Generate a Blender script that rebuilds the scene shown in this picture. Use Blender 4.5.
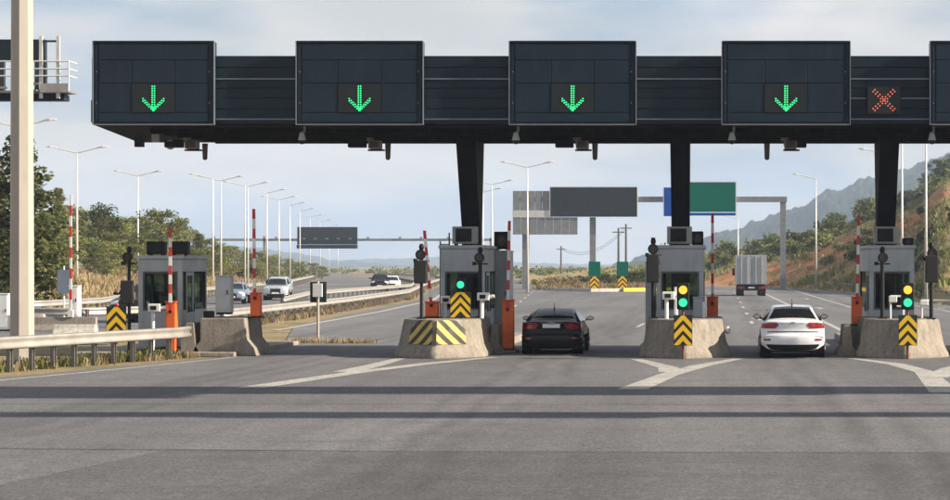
import bpy, math, random
from mathutils import Vector, Matrix, noise

for o in list(bpy.data.objects):
    bpy.data.objects.remove(o, do_unlink=True)
SC = bpy.context.scene
COL = SC.collection
R = math.radians

# ------------------------------------------------------------------ camera
FPX, HX, HY, CH = 2200.0, 720.0, 266.0, 2.5      # focal length (950 px wide frame), vanishing point, eye height
cam = bpy.data.cameras.new('camera')
cam.sensor_width = 36.0
cam.lens = FPX / 950.0 * 36.0
cam.shift_x = (475.0 - HX) / 950.0
cam.shift_y = (HY - 250.0) / 950.0
cam.clip_start = 0.5
cam.clip_end = 30000
co = bpy.data.objects.new('camera', cam)
co.location = (0, 0, CH)
co.rotation_euler = (R(90), 0, 0)
COL.objects.link(co)
SC.camera = co

# ------------------------------------------------------------------ light
SUN_EL, SUN_AZ = 25.0, 7.0                        # to the right of the picture, a little on the camera's side
W = bpy.data.worlds.new('World'); SC.world = W; W.use_nodes = True
nt = W.node_tree; nt.nodes.clear()
N = nt.nodes.new; L = nt.links.new
out = N('ShaderNodeOutputWorld'); bg = N('ShaderNodeBackground')
sky = N('ShaderNodeTexSky'); sky.sky_type = 'NISHITA'; sky.sun_disc = False
sky.sun_elevation = R(SUN_EL); sky.sun_rotation = R(90 + SUN_AZ)
sky.air_density = 1.0; sky.dust_density = 2.0; sky.ozone_density = 1.0
tc = N('ShaderNodeTexCoord')
mp = N('ShaderNodeMapping'); mp.inputs['Scale'].default_value = (3.0, 3.0, 11.0)
nz = N('ShaderNodeTexNoise'); nz.inputs['Scale'].default_value = 2.2; nz.inputs['Detail'].default_value = 8
nz.inputs['Roughness'].default_value = 0.55; nz.inputs['Distortion'].default_value = 0.4
rp = N('ShaderNodeValToRGB')
rp.color_ramp.elements[0].position = 0.36; rp.color_ramp.elements[0].color = (.55, .55, .55, 1)
rp.color_ramp.elements[1].position = 0.66; rp.color_ramp.elements[1].color = (.96, .96, .96, 1)
mp2 = N('ShaderNodeMapping'); mp2.inputs['Scale'].default_value = (5.0, 5.0, 20.0); mp2.inputs['Location'].default_value = (3.1, 1.7, .4)
nz2 = N('ShaderNodeTexNoise'); nz2.inputs['Scale'].default_value = 1.6; nz2.inputs['Detail'].default_value = 7
cr = N('ShaderNodeValToRGB')
cr.color_ramp.elements[0].position = 0.40; cr.color_ramp.elements[0].color = (4.2, 5.1, 6.4, 1)
cr.color_ramp.elements[1].position = 0.58; cr.color_ramp.elements[1].color = (7.9, 7.55, 7.3, 1)
mx = N('ShaderNodeMixRGB')
L(tc.outputs['Generated'], mp.inputs[0]); L(mp.outputs[0], nz.inputs['Vector']); L(nz.outputs['Fac'], rp.inputs[0])
L(tc.outputs['Generated'], mp2.inputs[0]); L(mp2.outputs[0], nz2.inputs['Vector']); L(nz2.outputs['Fac'], cr.inputs[0])
L(rp.outputs[0], mx.inputs[0]); L(sky.outputs[0], mx.inputs[1]); L(cr.outputs[0], mx.inputs[2])
L(mx.outputs[0], bg.inputs['Color']); L(bg.outputs[0], out.inputs[0])
bg.inputs['Strength'].default_value = 0.048

sl = bpy.data.lights.new('sun', 'SUN'); sl.energy = 5.0; sl.angle = R(0.6); sl.color = (1.0, .88, .72)
so = bpy.data.objects.new('sun', sl); COL.objects.link(so)
sdir = Vector((math.cos(R(SUN_EL)) * math.cos(R(SUN_AZ)), -math.cos(R(SUN_EL)) * math.sin(R(SUN_AZ)), math.sin(R(SUN_EL))))
so.rotation_euler = sdir.to_track_quat('Z', 'Y').to_euler()
so.location = (60, 0, 60)

vs = SC.view_settings
vs.view_transform = 'Standard'; vs.look = 'None'; vs.gamma = 1.0; vs.exposure = 0.0; vs.use_curve_mapping = False
vs.exposure = 1.2

# ------------------------------------------------------------------ helpers
def PX(px, d): return (px - HX) / FPX * d           # lateral metres of a picture column at distance d
def PZ(py, d): return CH - (py - HY) / FPX * d
def G(px, py):                                      # a point of the road
    d = CH * FPX / (py - HY)
    return ((px - HX) / FPX * d, d)

class MB:
    def __init__(s): s.v = []; s.f = []
    def add(s, vs_, fs):
        b = len(s.v); s.v += [tuple(p) for p in vs_]; s.f += [tuple(i + b for i in f) for f in fs]; return s
    def box(s, x0, x1, y0, y1, z0, z1):
        return s.add([(x0,y0,z0),(x1,y0,z0),(x1,y1,z0),(x0,y1,z0),(x0,y0,z1),(x1,y0,z1),(x1,y1,z1),(x0,y1,z1)],
                     [(3,2,1,0),(4,5,6,7),(0,1,5,4),(1,2,6,5),(2,3,7,6),(3,0,4,7)])
    def cyl(s, p0, p1, r0, r1=None, n=12, cap=True, ph=0.0):
        r1 = r0 if r1 is None else r1
        p0 = Vector(p0); p1 = Vector(p1); a = (p1 - p0).normalized()
        u = a.cross(Vector((0, 1, 0)) if abs(a.y) < .9 else Vector((1, 0, 0))).normalized(); w = a.cross(u)
        vv = []
        for p, r in ((p0, r0), (p1, r1)):
            for i in range(n):
                t = 2 * math.pi * i / n + ph
                vv.append(p + u * (math.cos(t) * r) + w * (math.sin(t) * r))
        ff = [(i, (i + 1) % n, n + (i + 1) % n, n + i) for i in range(n)]
        if cap: ff += [tuple(range(n))[::-1], tuple(range(n, 2 * n))]
        return s.add(vv, ff)
    def path(s, pts, r, n=8):
        for a, b in zip(pts[:-1], pts[1:]): s.cyl(a, b, r, r, n)
        return s
    def loft(s, rings, cap=True):
        n = len(rings[0]); vv = [p for r in rings for p in r]; ff = []
        for k in range(len(rings) - 1):
            for i in range(n):
                ff.append((k*n+i, k*n+(i+1) % n, (k+1)*n+(i+1) % n, (k+1)*n+i))
        if cap: ff += [tuple(range(n))[::-1], tuple(range((len(rings)-1)*n, len(rings)*n))]
        return s.add(vv, ff)
    def prism(s, poly, lo, hi, axis='z'):
        def P(a, b, c): return {'z': (a, b, c), 'y': (a, c, b), 'x': (c, a, b)}[axis]
        return s.loft([[P(a, b, lo) for a, b in poly], [P(a, b, hi) for a, b in poly]])
    def grid(s, P, closed=False):
        m = len(P); n = len(P[0]); vv = [p for r in P for p in r]
        ff = [(i*n+j, i*n+j+1, (i+1)*n+j+1, (i+1)*n+j) for i in range(m-1) for j in range(n-1)]
        return s.add(vv, ff)
    def ball(s, c, rx, ry, rz, n=12, m=8):
        P = []
        for i in range(m + 1):
            t = math.pi * i / m
            P.append([(c[0]+rx*math.sin(t)*math.cos(2*math.pi*j/n), c[1]+ry*math.sin(t)*math.sin(2*math.pi*j/n), c[2]+rz*math.cos(t)) for j in range(n+1)])
        return s.grid(P)
    def build(s, name, mat, parent=None, smooth=False, bevel=0.0, fix=True, origin=None):
        me = bpy.data.meshes.new(name); me.from_pydata(s.v, [], s.f)
        if fix:
            import bmesh
            bm = bmesh.new(); bm.from_mesh(me); bmesh.ops.recalc_face_normals(bm, faces=bm.faces); bm.to_mesh(me); bm.free()
        me.materials.append(mat)
        o = bpy.data.objects.new(name, me); COL.objects.link(o)
        if origin is not None:
            me.transform(Matrix.Translation(-Vector(origin))); o.location = origin
        if parent is not None: o.parent = parent
        if smooth:
            for p in me.polygons: p.use_smooth = True
        if bevel:
            b = o.modifiers.new('bevel', 'BEVEL'); b.width = bevel; b.segments = 2; b.limit_method = 'ANGLE'; b.angle_limit = R(35)
        return o

def tag(o, label=None, cat=None, group=None, kind=None):
    if label: o['label'] = label
    if cat: o['category'] = cat
    if group: o['group'] = group
    if kind: o['kind'] = kind
    return o
def thing(name, label, cat, loc=(0, 0, 0), rz=0.0, group=None):
    o = bpy.data.objects.new(name, None); COL.objects.link(o)
    o.location = loc; o.rotation_euler = (0, 0, rz); o.empty_display_size = .3
    return tag(o, label, cat, group)
def struct(name, mb, mat, **k):
    return tag(mb.build(name, mat, **k), kind='structure')

# ------------------------------------------------------------------ materials
def newmat(name):
    m = bpy.data.materials.new(name); m.use_nodes = True
    t = m.node_tree; b = t.nodes['Principled BSDF']
    return m, t, b
def node(t, typ, **kw):
    n = t.nodes.new(typ)
    for k, v in kw.items():
        if k in n.inputs.keys(): n.inputs[k].default_value = v
        else: setattr(n, k, v)
    return n
def noise_tex(t, scale, detail=5, rough=.55, coord='Object', stretch=None, pos=False):
    if pos:
        g = t.nodes.new('ShaderNodeNewGeometry'); v = g.outputs['Position']
    else:
        g = t.nodes.new('ShaderNodeTexCoord'); v = g.outputs[coord]
    if stretch:
        mpn = t.nodes.new('ShaderNodeMapping'); mpn.inputs['Scale'].default_value = stretch
        t.links.new(v, mpn.inputs[0]); v = mpn.outputs[0]
    n = t.nodes.new('ShaderNodeTexNoise'); n.inputs['Scale'].default_value = scale
    n.inputs['Detail'].default_value = detail; n.inputs['Roughness'].default_value = rough
    t.links.new(v, n.inputs['Vector'])
    return n.outputs['Fac']
def ramp(t, fac, stops):
    r = t.nodes.new('ShaderNodeValToRGB'); e = r.color_ramp.elements
    while len(e) < len(stops): e.new(.5)
    for i, (p, c) in enumerate(stops):
        e[i].position = p; e[i].color = (c[0], c[1], c[2], 1) if not isinstance(c, float) else (c, c, c, 1)
    t.links.new(fac, r.inputs[0]); return r.outputs[0]
def mix(t, fac, a, b, mode='MIX'):
    m = t.nodes.new('ShaderNodeMixRGB'); m.blend_type = mode
    for i, v in ((0, fac), (1, a), (2, b)):
        if isinstance(v, (float, int)): m.inputs[i].default_value = v
        elif isinstance(v, tuple): m.inputs[i].default_value = (v[0], v[1], v[2], 1)
        else: t.links.new(v, m.inputs[i])
    return m.outputs[0]
def bump(t, b, h, strength=.3, dist=.02):
    n = t.nodes.new('ShaderNodeBump'); n.inputs['Strength'].default_value = strength; n.inputs['Distance'].default_value = dist
    t.links.new(h, n.inputs['Height']); t.links.new(n.outputs[0], b.inputs['Normal'])

MATS = {}
def paint(name, col, rough=.5, metal=0.0, var=.25, scale=3.0, dirt=(.12, .10, .08), dirt_amt=.35, coat=0.0):
    """painted or bare surface with uneven tone, streaks of dirt and slight roughness change"""
    if name in MATS: return MATS[name]
    m, t, b = newmat(name)
    f = noise_tex(t, scale, 6, .6)
    lo = tuple(c * (1 - var) for c in col); hi = tuple(min(1, c * (1 + var)) for c in col)
    c = ramp(t, f, [(.3, lo), (.7, hi)])
    st = noise_tex(t, 2.3, 7, .65, stretch=(2.5, 2.5, .5))
    d = ramp(t, st, [(.52, 0.0), (.78, float(dirt_amt))])
    c = mix(t, d, c, dirt)
    t.links.new(c, b.inputs['Base Color'])
    r = ramp(t, st, [(.3, max(0.0, rough - .08)), (.8, min(1.0, rough + .15))])
    t.links.new(r, b.inputs['Roughness'])
    b.inputs['Metallic'].default_value = metal
    if coat: b.inputs['Coat Weight'].default_value = coat; b.inputs['Coat Roughness'].default_value = .06
    MATS[name] = m; return m
def emit(name, col, strength):
    m, t, b = newmat(name)
    b.inputs['Base Color'].default_value = (*[c * .3 for c in col], 1)
    b.inputs['Emission Color'].default_value = (*col, 1); b.inputs['Emission Strength'].default_value = strength
    return m
def glass(name, tint, alpha, rough=.04):
    """thin pane: part clear tint, part mirror"""
    m = bpy.data.materials.new(name); m.use_nodes = True; t = m.node_tree; t.nodes.clear()
    o = t.nodes.new('ShaderNodeOutputMaterial'); tr = t.nodes.new('ShaderNodeBsdfTransparent'); tr.inputs[0].default_value = (*tint, 1)
    pb = t.nodes.new('ShaderNodeBsdfPrincipled'); pb.inputs['Base Color'].default_value = (.012, .014, .016, 1); pb.inputs['Roughness'].default_value = rough; pb.inputs['Specular IOR Level'].default_value = .3 if alpha == 1.0 else .5
    mxs = t.nodes.new('ShaderNodeMixShader'); mxs.inputs[0].default_value = alpha
    t.links.new(tr.outputs[0], mxs.inputs[1]); t.links.new(pb.outputs[0], mxs.inputs[2]); t.links.new(mxs.outputs[0], o.inputs[0])
    return m

def asphalt_mat(name='asphalt', tone=1.0):
    m, t, b = newmat(name)
    big = noise_tex(t, .10, 5, .6, pos=True, stretch=(1.0, .35, 1))
    c = ramp(t, big, [(.3, (.112, .109, .110)), (.5, (.150, .144, .144)), (.72, (.194, .186, .183))])
    lane = noise_tex(t, .55, 4, .6, pos=True, stretch=(1.0, .035, 1))
    c = mix(t, ramp(t, lane, [(.42, 0.0), (.7, .45)]), c, (.055, .054, .054))
    pat = noise_tex(t, .9, 7, .7, pos=True, stretch=(.5, 1.0, 1))
    c = mix(t, ramp(t, pat, [(.35, .35), (.55, 0.0)]), c, (.066, .064, .062))
    gr = noise_tex(t, 28, 3, .7, pos=True)
    c = mix(t, .8, c, ramp(t, gr, [(.32, .22), (.68, .78)]), 'OVERLAY')
    gr2 = noise_tex(t, 5.5, 4, .7, pos=True)
    c = mix(t, .6, c, ramp(t, gr2, [(.3, .30), (.7, .70)]), 'OVERLAY')
    oil = noise_tex(t, .35, 6, .65, pos=True, stretch=(1.6, .16, 1))
    c = mix(t, ramp(t, oil, [(.62, 0.0), (.74, .5)]), c, (.05, .048, .047))
    gp = t.nodes.new('ShaderNodeNewGeometry'); sx = t.nodes.new('ShaderNodeSeparateXYZ'); t.links.new(gp.outputs['Position'], sx.inputs[0])
    wob = noise_tex(t, .12, 3, .5, pos=True); prev = None
    for lane_x in (-11.0, -4.3, 2.05, 8.1):
        for off in (-.72, 0.0, .72):
            a1 = t.nodes.new('ShaderNodeMath'); a1.operation = 'MULTIPLY_ADD'; a1.inputs[1].default_value = 1.6; a1.inputs[2].default_value = -(lane_x + off) - .8
            t.links.new(wob, a1.inputs[0])
            a2 = t.nodes.new('ShaderNodeMath'); a2.operation = 'ADD'; t.links.new(sx.outputs[0], a2.inputs[0]); t.links.new(a1.outputs[0], a2.inputs[1])
            a3 = t.nodes.new('ShaderNodeMath'); a3.operation = 'ABSOLUTE'; t.links.new(a2.outputs[0], a3.inputs[0])
            if prev is None: prev = a3.outputs[0]
            else:
                a4 = t.nodes.new('ShaderNodeMath'); a4.operation = 'MINIMUM'; t.links.new(prev, a4.inputs[0]); t.links.new(a3.outputs[0], a4.inputs[1]); prev = a4.outputs[0]
    trk = ramp(t, prev, [(.05, .55), (.34, 0.0)])
    brk = ramp(t, noise_tex(t, .5, 6, .7, pos=True, stretch=(1.0, .25, 1)), [(.38, .1), (.66, 1.0)])
    c = mix(t, mix(t, 1.0, trk, brk, 'MULTIPLY'), c, (.052, .051, .052))
    drip = noise_tex(t, 3.1, 3, .6, pos=True)
    c = mix(t, ramp(t, drip, [(.70, 0.0), (.74, .6)]), c, (.045, .044, .044))
    gr3 = noise_tex(t, 16, 2, .8, pos=True)
    c = mix(t, 1.0, c, ramp(t, gr3, [(.36, .70), (.64, 1.30)]), 'MULTIPLY')
    c = mix(t, 1.0, c, (tone*.955, tone*.985, tone*1.03), 'MULTIPLY')
    t.links.new(c, b.inputs['Base Color']); b.inputs['Roughness'].default_value = .88
    b.inputs['Specular IOR Level'].default_value = .3
    bump(t, b, gr, .5, .012)
    return m
M_ASPH = asphalt_mat()
M_ASPH2 = asphalt_mat('asphalt_dark', .72)  # same asphalt mix in a darker overall tone
def ground_mat():
    m, t, b = newmat('dry_ground')
    f = noise_tex(t, .25, 8, .65, pos=True)
    c = ramp(t, f, [(.3, (.16, .12, .06)), (.5, (.26, .19, .10)), (.62, (.13, .13, .05)), (.8, (.30, .22, .12))])
    g = noise_tex(t, 6, 6, .7, pos=True)
    c = mix(t, .6, c, ramp(t, g, [(.3, .25), (.7, .75)]), 'OVERLAY')
    t.links.new(c, b.inputs['Base Color']); b.inputs['Roughness'].default_value = 1; bump(t, b, g, .8, .12)
    return m
M_GROUND = ground_mat()
def concrete_mat(name, base, warm=0.0):
    m, t, b = newmat(name)
    f = noise_tex(t, 1.4, 8, .65)
    c = ramp(t, f, [(.25, tuple(x * .62 for x in base)), (.5, base), (.75, tuple(min(1, x * 1.22) for x in base))])
    st = noise_tex(t, 2.6, 7, .7, stretch=(3, 3, .45))
    c = mix(t, ramp(t, st, [(.48, 0.0), (.72, .62)]), c, (.085, .073, .062))
    sp = noise_tex(t, 14, 5, .7)
    c = mix(t, .5, c, ramp(t, sp, [(.3, .3), (.7, .7)]), 'OVERLAY')
    t.links.new(c, b.inputs['Base Color']); b.inputs['Roughness'].default_value = .92
    bump(t, b, sp, .5, .02)
    return m
M_CONC = concrete_mat('worn_concrete', (.245, .215, .178))
M_CONCW = concrete_mat('pale_concrete', (.50, .46, .40))
def marking_mat(name, col, wear=.5):
    m, t, b = newmat(name)
    f = noise_tex(t, 1.3, 8, .7, pos=True)
    g = noise_tex(t, 9, 6, .75, pos=True)
    c = mix(t, ramp(t, f, [(.40, float(wear)), (.62, .12)]), col, (.13, .125, .12))
    c = mix(t, ramp(t, g, [(.40, .75), (.52, 0.0)]), c, (.14, .135, .13))
    t.links.new(c, b.inputs['Base Color']); b.inputs['Roughness'].default_value = .8
    return m
M_MARK = marking_mat('road_paint_white', (.52, .50, .46))
M_MARKY = marking_mat('road_paint_yellow', (.70, .50, .06), .3)
M_GANTRY = paint('gantry_panel_paint', (.0115, .0225, .037), .45, .0, .14, .8, (.032, .042, .054), .55)
M_GANTRY2 = paint('gantry_rib_paint', (.010, .019, .031), .5, .0, .14, .8, (.026, .034, .044), .5)
M_TRIM = paint('aluminium_trim', (.22, .25, .28), .45, .6, .15)
M_SOFFIT = paint('soffit_dark', (.010, .0095, .0095), .75, 0, .3)
M_COLUMN = paint('column_dark_steel', (.017, .020, .024), .85, .0, .25, 1.5, (.035, .035, .035), .3)
M_COLUMN.node_tree.nodes['Principled BSDF'].inputs['Specular IOR Level'].default_value = .12
M_SCREEN = paint('led_screen_black', (.006, .010, .011), .4, 0, .2, 3, (.008, .012, .013), .3)
M_BOOTH = paint('booth_grey_panel', (.40, .43, .46), .5, .1, .12, 1.2, (.18, .17, .15), .45)
M_BOOTHD = paint('booth_dark_frame', (.09, .10, .11), .5, .2, .2)
M_BLACK = paint('black_plastic', (.010, .010, .011), .6, 0, .3, 3, (.02, .019, .018), .3)
M_INT = paint('booth_interior', (.24, .23, .20), .8, 0, .35)
M_ORANGE = paint('barrier_orange', (.78, .13, .018), .5, 0, .15, 3, (.25, .08, .03), .4)
M_WHITE = paint('white_paint', (.74, .74, .72), .5, 0, .08, 3, (.35, .32, .28), .4)
M_RED = paint('red_paint', (.55, .035, .025), .5, 0, .15)
M_GALV = paint('galvanised_steel', (.37, .355, .33), .48, .45, .18, 1.5, (.26, .20, .14), .5)
M_GALVD = paint('galvanised_post', (.20, .19, .18), .6, .3, .3, 3, (.14, .10, .07), .5)
M_POLE = paint('pole_grey_steel', (.36, .325, .28), .6, .0, .08, .5, (.24, .20, .16), .35)
M_LAMP = paint('lamp_pole_steel', (.62, .61, .58), .5, .2, .08)
M_YEL = paint('sign_yellow', (.86, .53, .015), .5, 0, .08, 3, (.25, .15, .03), .35)
M_SBLK = paint('sign_black', (.013, .013, .013), .6, 0, .3, 3, (.035, .031, .027), .4)
M_GREEN = paint('sign_green', (.0, .13, .095), .55, 0, .05, 1, (.01, .09, .06), .3)
M_BLUE = paint('sign_blue', (.012, .075, .36), .55, 0, .05, 1, (.02, .06, .2), .3)
M_SIGNBACK = paint('sign_back_grey', (.040, .050, .064), .6, .3, .12)
M_SIGNBACKL = paint('sign_back_light', (.25, .26, .27), .55, .4, .15)
M_CABINET = paint('cabinet_grey', (.42, .45, .47), .55, 0, .1)
M_GLASS = glass('booth_glass', (.66, .76, .70), .28)
M_CARGLASS = glass('car_glass', (.10, .11, .12), 1.0, .08)
M_TYRE = paint('tyre_rubber', (.018, .017, .016), .85, 0, .3)
M_RIM = paint('alloy_rim', (.45, .45, .45), .35, .8, .1)
M_CARBLACK = paint('car_paint_black', (.004, .005, .008), .34, .0, .05, 1, (.03, .027, .025), .08, .10)
M_CARBLACK.node_tree.nodes['Principled BSDF'].inputs['Specular IOR Level'].default_value = .3
M_CARWHITE = paint('car_paint_white', (.74, .75, .77), .28, 0, .03, 1, (.5, .48, .45), .15, .8)
M_CARSILVER = paint('car_paint_silver', (.50, .53, .56), .3, .5, .05, 1, (.3, .28, .26), .15, .8)
M_CARBLUE = paint('car_paint_blue_grey', (.16, .20, .27), .3, .3, .05, 1, (.2, .2, .2), .15, .8)
M_TAIL = paint('tail_lamp_red', (.26, .008, .014), .15, 0, .3, 8, (.6, .2, .2), .3, 1.0)
M_HEAD = paint('head_lamp_clear', (.7, .72, .74), .12, .3, .2, 8)
M_PLATE = paint('number_plate_white', (.72, .72, .74), .45, 0, .04)
M_CHROME = paint('chrome', (.6, .6, .62), .18, .9, .05)
M_TRUCK = paint('truck_body_grey', (.40, .41, .42), .5, .35, .12, .8, (.22, .20, .18), .5)
M_RUST = paint('rusty_post', (.16, .055, .03), .8, 0, .3)
M_BRONZE = paint('reader_brown', (.10, .085, .07), .6, 0, .2)
M_GREYDEV = paint('device_grey', (.30, .31, .30), .5, .1, .15)
M_WOOD = paint('wood_pole', (.10, .09, .08), .9, 0, .2)
E_GREEN = emit('led_green', (.02, .80, .24), .62)
E_RED = emit('led_red', (.85, .13, .07), .34)
E_SGREEN = emit('signal_green', (.03, .78, .33), .66)
E_SYEL = emit('signal_amber', (1.0, .55, .05), .62)
M_LENS_OFF = paint('dark_lens', (.02, .012, .01), .2, 0, .2)

for m_, sp_ in ((M_GANTRY, .22), (M_GANTRY2, .22), (M_GREEN, .08), (M_BLUE, .08), (M_SIGNBACK, .15), (M_SOFFIT, .1), (M_BLACK, .3)):
    m_.node_tree.nodes['Principled BSDF'].inputs['Specular IOR Level'].default_value = sp_
# leaves
def leaf_mat(name, c0, c1, c2):
    m, t, b = newmat(name)
    g = t.nodes.new('ShaderNodeNewGeometry')
    c = ramp(t, g.outputs['Random Per Island'], [(.0, c0), (.5, c1), (1.0, c2)])
    oi = t.nodes.new('ShaderNodeObjectInfo')
    hs = t.nodes.new('ShaderNodeHueSaturation')
    mr = t.nodes.new('ShaderNodeMapRange'); mr.inputs[3].default_value = .75; mr.inputs[4].default_value = 1.25
    t.links.new(oi.outputs['Random'], mr.inputs[0]); t.links.new(mr.outputs[0], hs.inputs['Value'])
    t.links.new(c, hs.inputs['Color']); t.links.new(hs.outputs[0], b.inputs['Base Color'])
    b.inputs['Roughness'].default_value = .75; b.inputs['Specular IOR Level'].default_value = .2
    # a little light passes through the leaves
    tr = t.nodes.new('ShaderNodeBsdfTranslucent'); t.links.new(hs.outputs[0], tr.inputs[0])
    ms = t.nodes.new('ShaderNodeMixShader'); ms.inputs[0].default_value = .3
    o = t.nodes['Material Output']
    t.links.new(b.outputs[0], ms.inputs[1]); t.links.new(tr.outputs[0], ms.inputs[2]); t.links.new(ms.outputs[0], o.inputs[0])
    return m
M_LEAF_PINE = leaf_mat('leaf_pine', (.065, .085, .026), (.12, .145, .042), (.21, .21, .07))
M_LEAF_DARK = leaf_mat('leaf_dark', (.026, .038, .015), (.06, .075, .024), (.13, .13, .04))
M_LEAF_OLIVE = leaf_mat('leaf_olive', (.10, .12, .036), (.175, .19, .058), (.28, .265, .09))
M_LEAF_DRY = leaf_mat('leaf_dry', (.19, .135, .065), (.29, .22, .12), (.37, .30, .18))
M_BARK = paint('bark', (.11, .08, .055), .95, 0, .35, 6)

# ================================================================== SETTING
rng = random.Random(7)
def sheet(poly, z):
    mb = MB(); mb.add([(x, y, z) for x, y in poly], [tuple(range(len(poly)))]); return mb
struct('ground', sheet([(-9000, -300), (9000, -300), (9000, 12000), (-9000, 12000)], -.02), M_GROUND)

road_poly = [(70,-30),(70,70),(40,84),(16.5,124),(13.6,170),(11.2,230),(10,300),(11,420),
             (-2,420),(-2.6,300),(-3.2,234),(-6,217),(-12.5,213),(-18.7,231),(-25,305),(-38,400),(-70,550),(-150,800),
             (-168,800),(-86,560),(-52,410),(-40,323),(-30,229),(-22.2,162),(-19.8,122),(-17.8,92),(-14.6,74),(-13.6,61),(-15.6,51.5),(-19,38),(-24,10),(-26,-30)]
struct('road', sheet(road_poly, 0.0), M_ASPH)
struct('approach_road', sheet([(60, -30), (60, 29.2), (6, 29.3), (-4, 29.6), (-7.5, 29.9), (-9, 20), (-10, -30)], .004), M_ASPH2)
onc_poly = [(-19.5,70),(-21.2,85),(-23.6,122),(-27.6,150),(-29.5,211),(-36,260),(-47,323),(-60,410),(-95,560),(-175,800),
            (-192,800),(-112,565),(-76,420),(-62,330),(-48,240),(-40,160),(-37,125),(-60,112),(-60,70)]
struct('oncoming_road', sheet(onc_poly, 0.0), M_ASPH)

# road markings: flat paint, 4 mm above the asphalt
def stripe(pts, w, z=.004, taper=None):
    mb = MB()
    for i in range(len(pts) - 1):
        a = Vector(pts[i]); b = Vector(pts[i+1]); d = (b - a).normalized(); n = Vector((-d.y, d.x))
        w0 = w if taper is None else taper[i]; w1 = w if taper is None else taper[i+1]
        mb.add([(*(a - n*w0/2), z), (*(a + n*w0/2), z), (*(b + n*w1/2), z), (*(b - n*w1/2), z)], [(0,1,2,3)])
    return mb
def mark(name, mb, mat=None):
    o = mb.build(name, mat or M_MARK, fix=False); tag(o, kind='structure'); return o
# gore paint leading to each island: two legs from the nose that meet and run on as one broad stripe
for nm, legs in (('a', [[(640-5,359),(668,367.5),(672,372)], [(738,359),(700,366),(668,375),(632,389.5)]]),
                 ('b', [[(852,358.5),(895,364),(925,372),(945,392.5)], [(975,362),(950,369),(934,378)]]),
                 ('c', [[(400,358.6),(372,366),(345,372)], [(494,357.5),(430,363.5),(360,372),(250,388)]])):
    for k, leg in enumerate(legs):
        pts = [G(*p) for p in leg]
        mark('road_marking', stripe(pts, .42, .004 + .003*k, [.30] + [.5]*(len(pts)-2) + [.62]))
# lane lines beyond the booths
mark('road_marking', stripe([(4.75,78),(4.6,110),(3.9,220),(3.6,300)], .22))
mark('road_marking', stripe([(8.1,95),(8.0,117),(7.4,250),(7.3,330)], .18))
mark('road_marking', stripe([(12.3,100),(12.6,124),(11.6,170),(9.6,230),(8.7,300)], .16))
mark('road_marking', stripe([(-17.2,85),(-18.7,122),(-21.1,162),(-28.4,229),(-38.6,323),(-50,410)], .28))
mark('road_marking', stripe([(-2.2,240),(-2.9,226),(-6,211),(-13,207),(-18.2,224),(-24,303),(-36,398)], .2))
for i in range(9):
    y0 = 84 + i*17
    mark('road_marking', stripe([(-9 - i*1.2, y0), (-9 - (i+.4)*1.2, y0 + 6)], .16))
for i in range(8):
    y0 = 90 + i*18
    mark('road_marking', stripe([(-3.4 + .4*i, y0), (-3.3 + .4*i, y0 + 6)], .16))
    mark('road_marking', stripe([(1.4, y0 + 5), (1.4, y0 + 10)], .16))
# painted arrows on the exit lanes
for (x, y) in ((5.9, 128), (1.9, 101), (6.6, 165), (-2.4, 92), (9.8, 112), (-12.0, 108)):
    mb = MB(); mb.box(x-.12, x+.12, y, y+3.0, .003, .0045)
    mb.add([(x-.55, y+2.9, .0048), (x+.55, y+2.9, .0048), (x, y+5.0, .0048)], [(0,1,2)])
    mark('road_marking', mb)
# edge line along the guardrail
mark('road_marking', stripe([(-22.6,13),(-18.1,38),(-15.0,51.3),(-13.25,60.3)], .16))
# oncoming road lines
mark('road_marking', stripe([(-24.6,122),(-28.4,150),(-30.2,211),(-36.8,260),(-48,323)], .16))
for i in range(8):
    y0 = 100 + i*16; x0 = -28 - .055*(y0-100) - .00016*(y0-100)**2
    mark('road_marking', stripe([(x0-1, y0), (x0-1.4, y0+6)], .15))
# tar seam across the plaza in front
M_SEAM = paint('tar_seam', (.035, .034, .034), .8, 0, .2)
mark('road_marking', stripe([(-14, 30.4), (-4, 29.6), (6, 29.3), (20, 29.2)], .05, .008), M_SEAM)
mark('road_marking', stripe([(-24, 40.0), (0, 39.7), (20, 39.9)], .04), M_SEAM)

M_VERGE = M_GROUND
def wobble_sheet(poly, z): return sheet(poly, z)

# split nose beyond the plaza: kerbed island
mb = MB()
nose = [(-18.7,232),(-16.5,222),(-12.5,214),(-6,218),(-3.4,235),(-3.0,300),(-24,300)]
mb.prism(nose, -.01, .22)
struct('split_island', mb, M_GROUND)
kerb = MB()
npts = [(-24.4,300),(-18.9,232),(-16.6,221.6),(-12.5,213.4),(-5.8,217.4),(-3.1,235),(-2.7,300)]
for a, b in zip(npts[:-1], npts[1:]):
    a = Vector(a); b = Vector(b); n = Vector((-(b-a).y, (b-a).x)).normalized()*.4
    kerb.prism([tuple(a), tuple(b), tuple(b+n), tuple(a+n)], -.01, .32)
struct('split_kerb', kerb, M_CONCW)
yk = MB()
for a, b in (((-9.4,214.9),(-5.8,217.0)), ((-5.8,217.0),(-3.4,231))):
    a = Vector(a); b = Vector(b); n = Vector((-(b-a).y, (b-a).x)).normalized()*.45
    yk.prism([tuple(a-n*.02), tuple(b-n*.02), tuple(b+n), tuple(a+n)], 0, .36)
struct('split_kerb_yellow', yk, paint('kerb_yellow', (.75, .52, .05), .7, 0, .15))

# ------------------------------------------------------------------ terrain
def fbm(x, y, o=5, s=1.0):
    return noise.fractal(Vector((x*s, y*s, 3.7)), 1.0, 2.0, o)
def lerp_tab(tab, x):
    if x <= tab[0][0]: return tab[0][1]
    for (a, va), (b, vb) in zip(tab[:-1], tab[1:]):
        if x <= b:
            t = (x - a)/(b - a); t = t*t*(3-2*t); return va + (vb - va)*t
    return tab[-1][1]
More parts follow.
